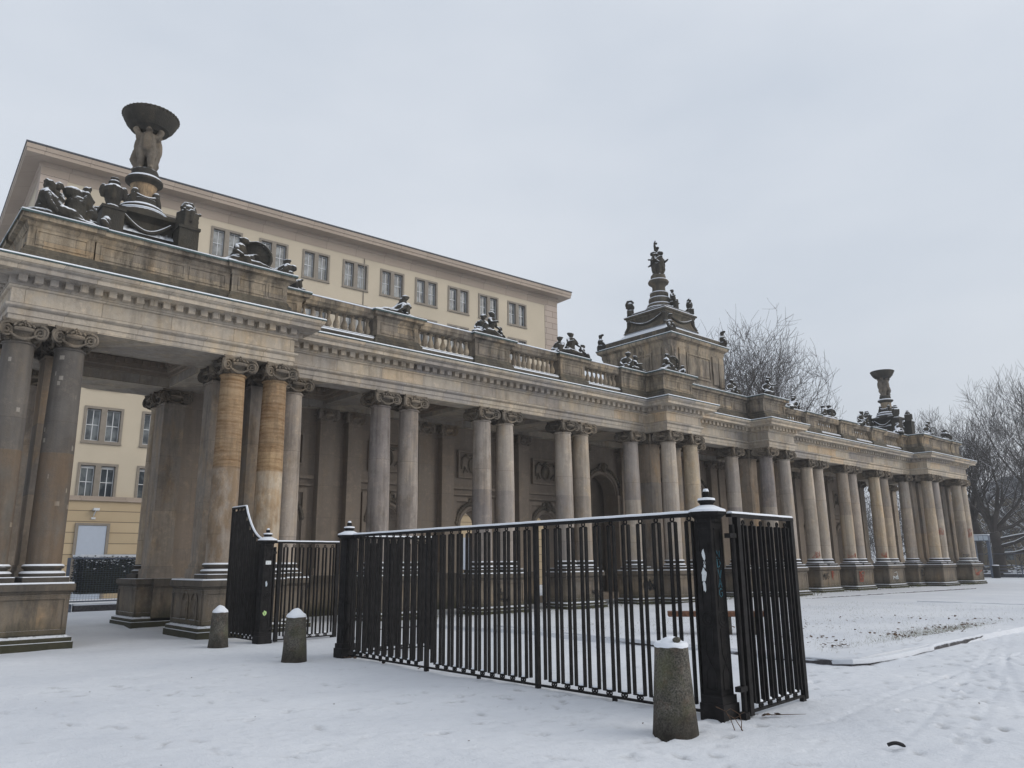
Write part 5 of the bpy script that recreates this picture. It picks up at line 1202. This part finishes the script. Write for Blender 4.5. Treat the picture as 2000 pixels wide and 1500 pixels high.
mb = MB(); mb.cbox((0, 0, .95), (.10, .10, 2.0)); mb.box(-.2, .2, -.2, .2, 0, .28); mb.build('post', m_blue, wf_)
mb = MB(); mb.cbox((6.0, 0, .95), (.10, .10, 2.0)); mb.build('post', m_blue, wf_)
mb = MB()
for z in (.36, 1.93): mb.tube([(.1, 0, z), (13, 0, z)], .028, 5)
for i in range(1, 130): mb.tube([(.1*i, 0, .36), (.1*i, 0, 1.93)], .005, 3)
for i in range(1, 20): mb.tube([(.1, 0, .36+.08*i), (13, 0, .36+.08*i)], .004, 3)
mb.build('mesh_panel', m_blue, wf_)
mb = MB(); mb.box(.3, 13, -.12, .12, 0, .22); mb.build('footing', m_kerb, wf_)
mb = MB(); mb.box(.28, 13, -.13, .13, .221, .28); mb.build('snow_strip', m_snow, wf_)
hedge(5.2, 7.0, 34.0, 36.0, .3, 1.95, 'end block of dark hedge left of the wire fence post', 1500)

# ================================================================== GRAFFITI (part of the colonnade surfaces)
def scrib(par, fn, w, h, seed, m, n=16, r=.008, name='graffiti'):
    q = random.Random(seed); mb = MB()
    for k in range(4):
        pts = []; x, z = q.uniform(0, w), q.uniform(0, h)
        for i in range(n): x = min(w, max(0, x+q.uniform(-.45, .45)*w)); z = min(h, max(0, z+q.uniform(-.5, .5)*h)); pts.append(fn(x, z))
        sm_ = []
        for i in range(len(pts)-1): sm_ += [pts[i], pts[i].lerp(pts[i+1], .5)]
        mb.tube(sm_, r, 4)
    mb.build(name, m, par)
def on_col(ci, z0, wa, phi=-1.9):
    x, y, _ = cols[ci]; return colobj[ci], lambda u, v: Vector((.338*cos(phi+(u-wa/2)/.335), .338*sin(phi+(u-wa/2)/.335), z0-1.66+v))
for ci, z0, w, h, sd_, m_ in ((19, 1.72, .42, .42, 1, m_red), (21, 1.70, .45, .32, 2, m_red), (23, 1.72, .3, .42, 3, m_red), (27, 3.1, .3, .5, 4, m_red), (28, 1.7, .4, .25, 5, m_bspray), (29, 3.0, .35, .7, 6, m_red)):
    o, fn = on_col(ci, z0, w, math.atan2(-cols[ci][1], -cols[ci][0])+.3); scrib(o, fn, w, h*.8, sd_, m_, r=.007)
def on_front(x0, z0, y): return lambda u, v: Vector((x0+u-CO.x, y-CO.y, z0+v))
for x0, z0, y, w, h, sd_, m_ in ((39.7, .6, 19.912, .25, .45, 8, m_red), (42.8, .45, 19.912, .8, .55, 9, m_red), (47.0, .5, 19.912, .7, .4, 10, m_white), (51.0, .6, 19.88, .4, .4, 11, m_bspray), (56.9, .55, 18.84, 1.3, .5, 12, m_red),
                              (11.6, .62, 23.55, .55, .42, 13, m_bspray), (17.0, .3, 19.912, .5, .5, 14, m_bspray), (24.3, .55, 19.912, .9, .4, 15, m_bspray), (21.5, .3, 19.912, .4, .3, 17, m_bspray)):
    scrib(colonnade, on_front(x0, z0, y), w, h, sd_, m_, 9, .012)

mb = MB()
for q_, ch in enumerate('MVG'): strokes(mb, LET[ch], (38.72+.22*q_-CO.x, 19.905-CO.y, .62+.02*q_), (1, 0, 0), (0, 0, 1), .30, .013)
mb.build('graffiti', m_bspray, colonnade)
mb = MB()
for q_, ch in enumerate('ON'): strokes(mb, LET[ch], (24.45+.36*q_-CO.x, 19.905-CO.y, .5), (1, 0, 0), (0, 0, 1), .42, .028)
mb.build('graffiti', m_bspray, colonnade)

# ================================================================== TREES
def tree(name, loc, h, spread, seed, label, trunk_r=.35, fork=.22, levels=6, group='bare winter trees beyond the colonnade', up=.40, snowy=True, nlimb=5, twig=.012, first=None, R=None):
    g = empty(name, loc); tag(g, label, 'tree', group); rr = random.Random(seed)
    tr = MB(); cr_ = MB()
    def branch(p, d, ln, r, lev):
        seg = 4 if lev < 3 else 3; pts = [p]; rad = [r]; dd = d.copy()
        for i in range(seg):
            dd = (dd + Vector((rr.gauss(0, .13), rr.gauss(0, .13), rr.gauss(.05, .10)+up*.10))).normalized()
            pts.append(pts[-1]+dd*ln/seg); rad.append(max(twig*.6, r*(1-.55*(i+1)/seg)))
        if R and lev >= 2:
            e_ = pts[-1]; q_ = (e_.x/R)**2+(e_.y/R)**2+((e_.z-h*.60)/(h*.40))**2
            if q_ > 1:
                if lev > 3 or q_ > 1.8:
                    if rr.random() < min(.95, (q_-1)*4): return
        (tr if lev <= 2 else cr_).tube(pts, rad, 7 if lev < 2 else (5 if lev < 4 else 3), cap=False)
        if lev >= levels: return
        n = (rr.choice((3, 3, 4)) if lev < levels-1 else rr.choice((3, 3, 4))) if R else (rr.choice((3, 4, 4)) if lev < levels-1 else rr.choice((2, 3, 4)))
        for k in range(n):
            t_ = 1.0 if k == 0 else rr.uniform(.3, .95); i = min(seg-1, int(t_*seg)); q = pts[i].lerp(pts[i+1], t_*seg-i) if t_ < 1 else pts[-1]
            ax = dd.cross(Vector((rr.gauss(0, 1), rr.gauss(0, 1), rr.gauss(0, 1)))).normalized()
            an = rr.uniform(.12, .4) if k == 0 else rr.uniform(.45, 1.0)*spread
            nd = (Matrix.Rotation(an, 3, ax) @ dd); nd.z += up*.18; nd.normalize()
            rl = rad[min(i+1, seg)]
            branch(q, nd, ln*rr.uniform(.62, .82), max(twig, rl*(.85 if k == 0 else rr.uniform(.5, .7))), lev+1)
    tp = [Vector((0, 0, -.2))]; hf = h*fork
    for i in range(4): tp.append(Vector((rr.gauss(0, .03)*h*.2, rr.gauss(0, .03)*h*.2, hf*(i+1)/4)))
    t0 = MB(); t0.tube(tp, [trunk_r*1.35, trunk_r*1.05, trunk_r, trunk_r*.95, trunk_r*.9], 12)
    t0.build('trunk', m_bark, g)
    for k in range(nlimb):
        a = 2*pi*k/nlimb+rr.uniform(-.4, .4); lean_ = rr.uniform(.25, .75)*spread if k else .08
        d = Vector((cos(a)*sin(lean_), sin(a)*sin(lean_), cos(lean_)))
        branch(tp[-1]-Vector((0, 0, rr.uniform(0, .15)*hf)), d, (h-hf)*rr.uniform(.30, .40), trunk_r*rr.uniform(.42, .62), 1)
    if first:
        for (a, z, ln, el_) in first:
            branch(Vector((0, 0, z)), Vector((cos(a)*cos(el_), sin(a)*cos(el_), sin(el_))), ln, trunk_r*.38, 2)
    tr.build('limbs', m_bark, g); cr_.build('crown', m_twig if not snowy else m_bark, g); return g
tree('bare_tree', (65.5, 40, 0), 27, 1.25, 2, 'tallest bare tree rising behind the central block', .5, .3, 6, nlimb=7, twig=.017, snowy=False, R=7.6)
tree('bare_tree', (72.0, 41, 0), 25, 1.25, 5, 'bare tree behind the right wing, second from the central block', .45, .3, 6, nlimb=7, twig=.017, snowy=False, R=7.2)
tree('bare_tree', (80.5, 41, 0), 20.5, 1.1, 9, 'lower spreading bare tree left of the far bowl statue', .4, .3, 6, nlimb=5, twig=.02, snowy=False, R=6.0)
tree('bare_tree', (78.5, 23.9, 0), 15.0, 1.0, 12, 'forked snowy tree beside the black bin at the right edge', .48, .26, 6, nlimb=5, twig=.013, R=6.0, first=[(-1.3, 3.2, 6.0, .1), (-1.9, 2.6, 6.5, .05), (-.9, 4.0, 6, .3), (-1.5, 2.0, 5.0, .0)])
tree('bare_tree', (82, 26.8, 0), 16.5, .95, 17, 'dark snowy tree just beyond the right end of the colonnade', .5, .3, 6, nlimb=5, twig=.013, R=5.5)
tree('bare_tree', (92, 22.5, 0), 22.5, 1.0, 23, 'tall bare tree reaching into the sky at the right picture edge', .55, .3, 6, nlimb=7, twig=.016, R=8.5)
tree('bare_tree', (98, 34.5, 0), 19.5, .9, 29, 'slim bare tree showing above the right end of the cornice', .4, .35, 6, nlimb=5, twig=.016, R=5.0)
tree('bare_tree', (90, 17.5, 0), 14, 1.1, 31, 'bare tree mostly outside the right picture edge', .45, .25, 6, nlimb=5, twig=.015, first=[(1.6, 3.0, 6, .15), (2.2, 2.4, 7, .1)])
# a distant thicket that reads as one mass
rr = random.Random(77); mb = MB()
for i in range(900):
    x = rr.uniform(112, 150); y = rr.uniform(18, 62); h = rr.uniform(7, 15); p = Vector((x, y, rr.uniform(0, h*.6))); d = Vector((rr.gauss(0, .45), rr.gauss(0, .45), 1)).normalized()
    pts = [p]
    for k in range(4): d = (d+Vector((rr.gauss(0, .2), rr.gauss(0, .2), rr.gauss(0, .1)))).normalized(); pts.append(pts[-1]+d*h*.16)
    mb.tube(pts, [.07, .05, .04, .03, .02], 3)
    for k in range(5):
        q = pts[rr.randint(1, 4)]; dd = Vector((rr.gauss(0, .8), rr.gauss(0, .8), rr.uniform(.1, 1))).normalized(); mb.tube([q, q+dd*1.3, q+dd*2.3+Vector((0, 0, .4))], [.035, .028, .02], 3)
tag(mb.build('distant_thicket', m_bark), 'hazy mass of far bare trees closing the park at the right', None, kind='stuff')
# far ochre house behind the trees
hs = empty('far_house', (128, 32, 0), 0); tag(hs, 'faint ochre house behind the hazy trees at the right edge', 'building')
mb = MB(); mb.box(0, 12, -22, 10, 0, 10); mb.build('wall', m_far, hs)
mb = MB(); mb.sweep([(-.3, 10.3), (-.3, -22.3), (12.3, -22.3), (12.3, 10.3)], [(0, 10.001), (.3, 10.1), (-4, 13.5)], True); mb.build('roof', m_roof, hs)
wq = MB(); wq.box(-.06, .02, -.5, .5, 0, 1.6); w1 = None
for j in range(3):
    for i in range(9):
        if w1 is None: w1 = wq.build('window', m_glass, hs); o = w1
        else: o = cp(w1, hs)
        o.location = (0, -20+3.2*i, 1.4+3.0*j)

# street furniture at the far right
mb = MB(); mb.lathe([(.24, 0), (.26, .05), (.27, .85), (.29, .86), (.30, 1.0), (.26, 1.02), (.0, 1.03)], n=18)
bi = empty('litter_bin', (75.0, 23.2, 0)); tag(bi, 'dark round litter bin standing in front of the far forked tree', 'bin'); mb.build('body', m_black, bi)
mb = MB(); mb.lathe([(.27, 1.02), (.25, 1.08), (.0, 1.1)], n=16); mb.build('snow_cap', m_snow, bi)
sh = empty('lit_sign', (75, 24.1, 0)); tag(sh, 'pale four-panel box sign on dark posts beyond the colonnade end', 'sign')
mb = MB(); mb.cbox((0, -.6, 1.5), (.22, .22, 3.1)); mb.build('post', m_blue, sh); mb = MB(); mb.cbox((0, .55, 1.5), (.22, .35, 3.1)); mb.build('post', m_blue, sh)
mb = MB(); mb.cbox((0, .05, 3.32), (.5, 1.5, .48)); o = mb.build('box', m_blue, sh)
for i in range(4): mb = MB(); mb.cbox((-.26, -.52+.38*i, 3.32), (.03, .33, .38)); mb.build('panel', m_panel, sh)
mb = MB(); mb.cbox((0, .05, 3.6), (.52, 1.52, .07)); mb.build('snow_cap', m_snow, sh)
bf = empty('site_barrier', (77.5, 20, 0)); tag(bf, 'low steel rail barrier with snowy ledge in front of the far trees', 'barrier')
mb = MB()
for z in (.45, .72, 1.0): mb.tube([(0, -14, z), (0, 8, z)], .03, 5)
for i in range(12): mb.tube([(0, -14+2*i, 0), (0, -14+2*i, 1.0)], .04, 5)
mb.build('rail', m_blue, bf)
mb = MB(); mb.box(.5, 1.0, -14, 8, 0, .28); mb.build('kerb_wall', m_kerb, bf); mb = MB(); mb.box(.48, 1.02, -14, 8, .281, .36); mb.build('snow_strip', m_snow, bf)
wr = empty('wire_barrier', (76.2, 20, 0)); tag(wr, 'thin tall temporary wire fence stretched past the far trees', 'barrier')
mb = MB(); mb.tube([(0, -12, 2.0), (0, 7, 2.0)], .022, 5); mb.tube([(0, -12, .15), (0, 7, .15)], .022, 5)
for y in (-12, -8.5, -5, -1.5, 2, 5.5): mb.tube([(0, y, 0), (0, y, 2.0)], .022, 5)
mb.build('frame', m_blue, wr)
mb = MB(); mb.cbox((0, -1.5, .06), (.25, .7, .12)); mb.build('foot_block', m_black, wr)
rr = random.Random(9); mb = MB()
for i in range(700):
    x = rr.uniform(79, 84); y = rr.uniform(5, 29); leaf_quads(mb, x, y, rr.uniform(.1, .9), rr.uniform(.15, .4), rr)
tag(mb.build('low_shrubbery', m_hedge), 'low dark shrubs behind the far barrier', None, kind='stuff')
mb = MB()
for i in range(500):
    x = rr.uniform(79, 84); y = rr.uniform(5, 29); leaf_quads(mb, x, y, rr.uniform(.4, 1.0), rr.uniform(.15, .4), rr)
tag(mb.build('snow_on_shrubs', m_snow), 'snow lying on the low shrubs behind the far barrier', None, kind='stuff')

# ================================================================== HAZE
mh = bpy.data.materials.new('haze'); mh.use_nodes = True; t = mh.node_tree; t.nodes.clear()
pv = N(t, 'ShaderNodeVolumePrincipled'); pv.inputs['Color'].default_value = (.86, .89, .93, 1); pv.inputs['Density'].default_value = .0011; pv.inputs['Anisotropy'].default_value = .1
ou = N(t, 'ShaderNodeOutputMaterial'); t.links.new(pv.outputs[0], ou.inputs['Volume'])
mb = MB(); mb.box(-1000, 1600, -400, 1600, -1.4, 40)
hz = mb.build('haze', mh); tag(hz, kind='stuff', label='pale winter haze');
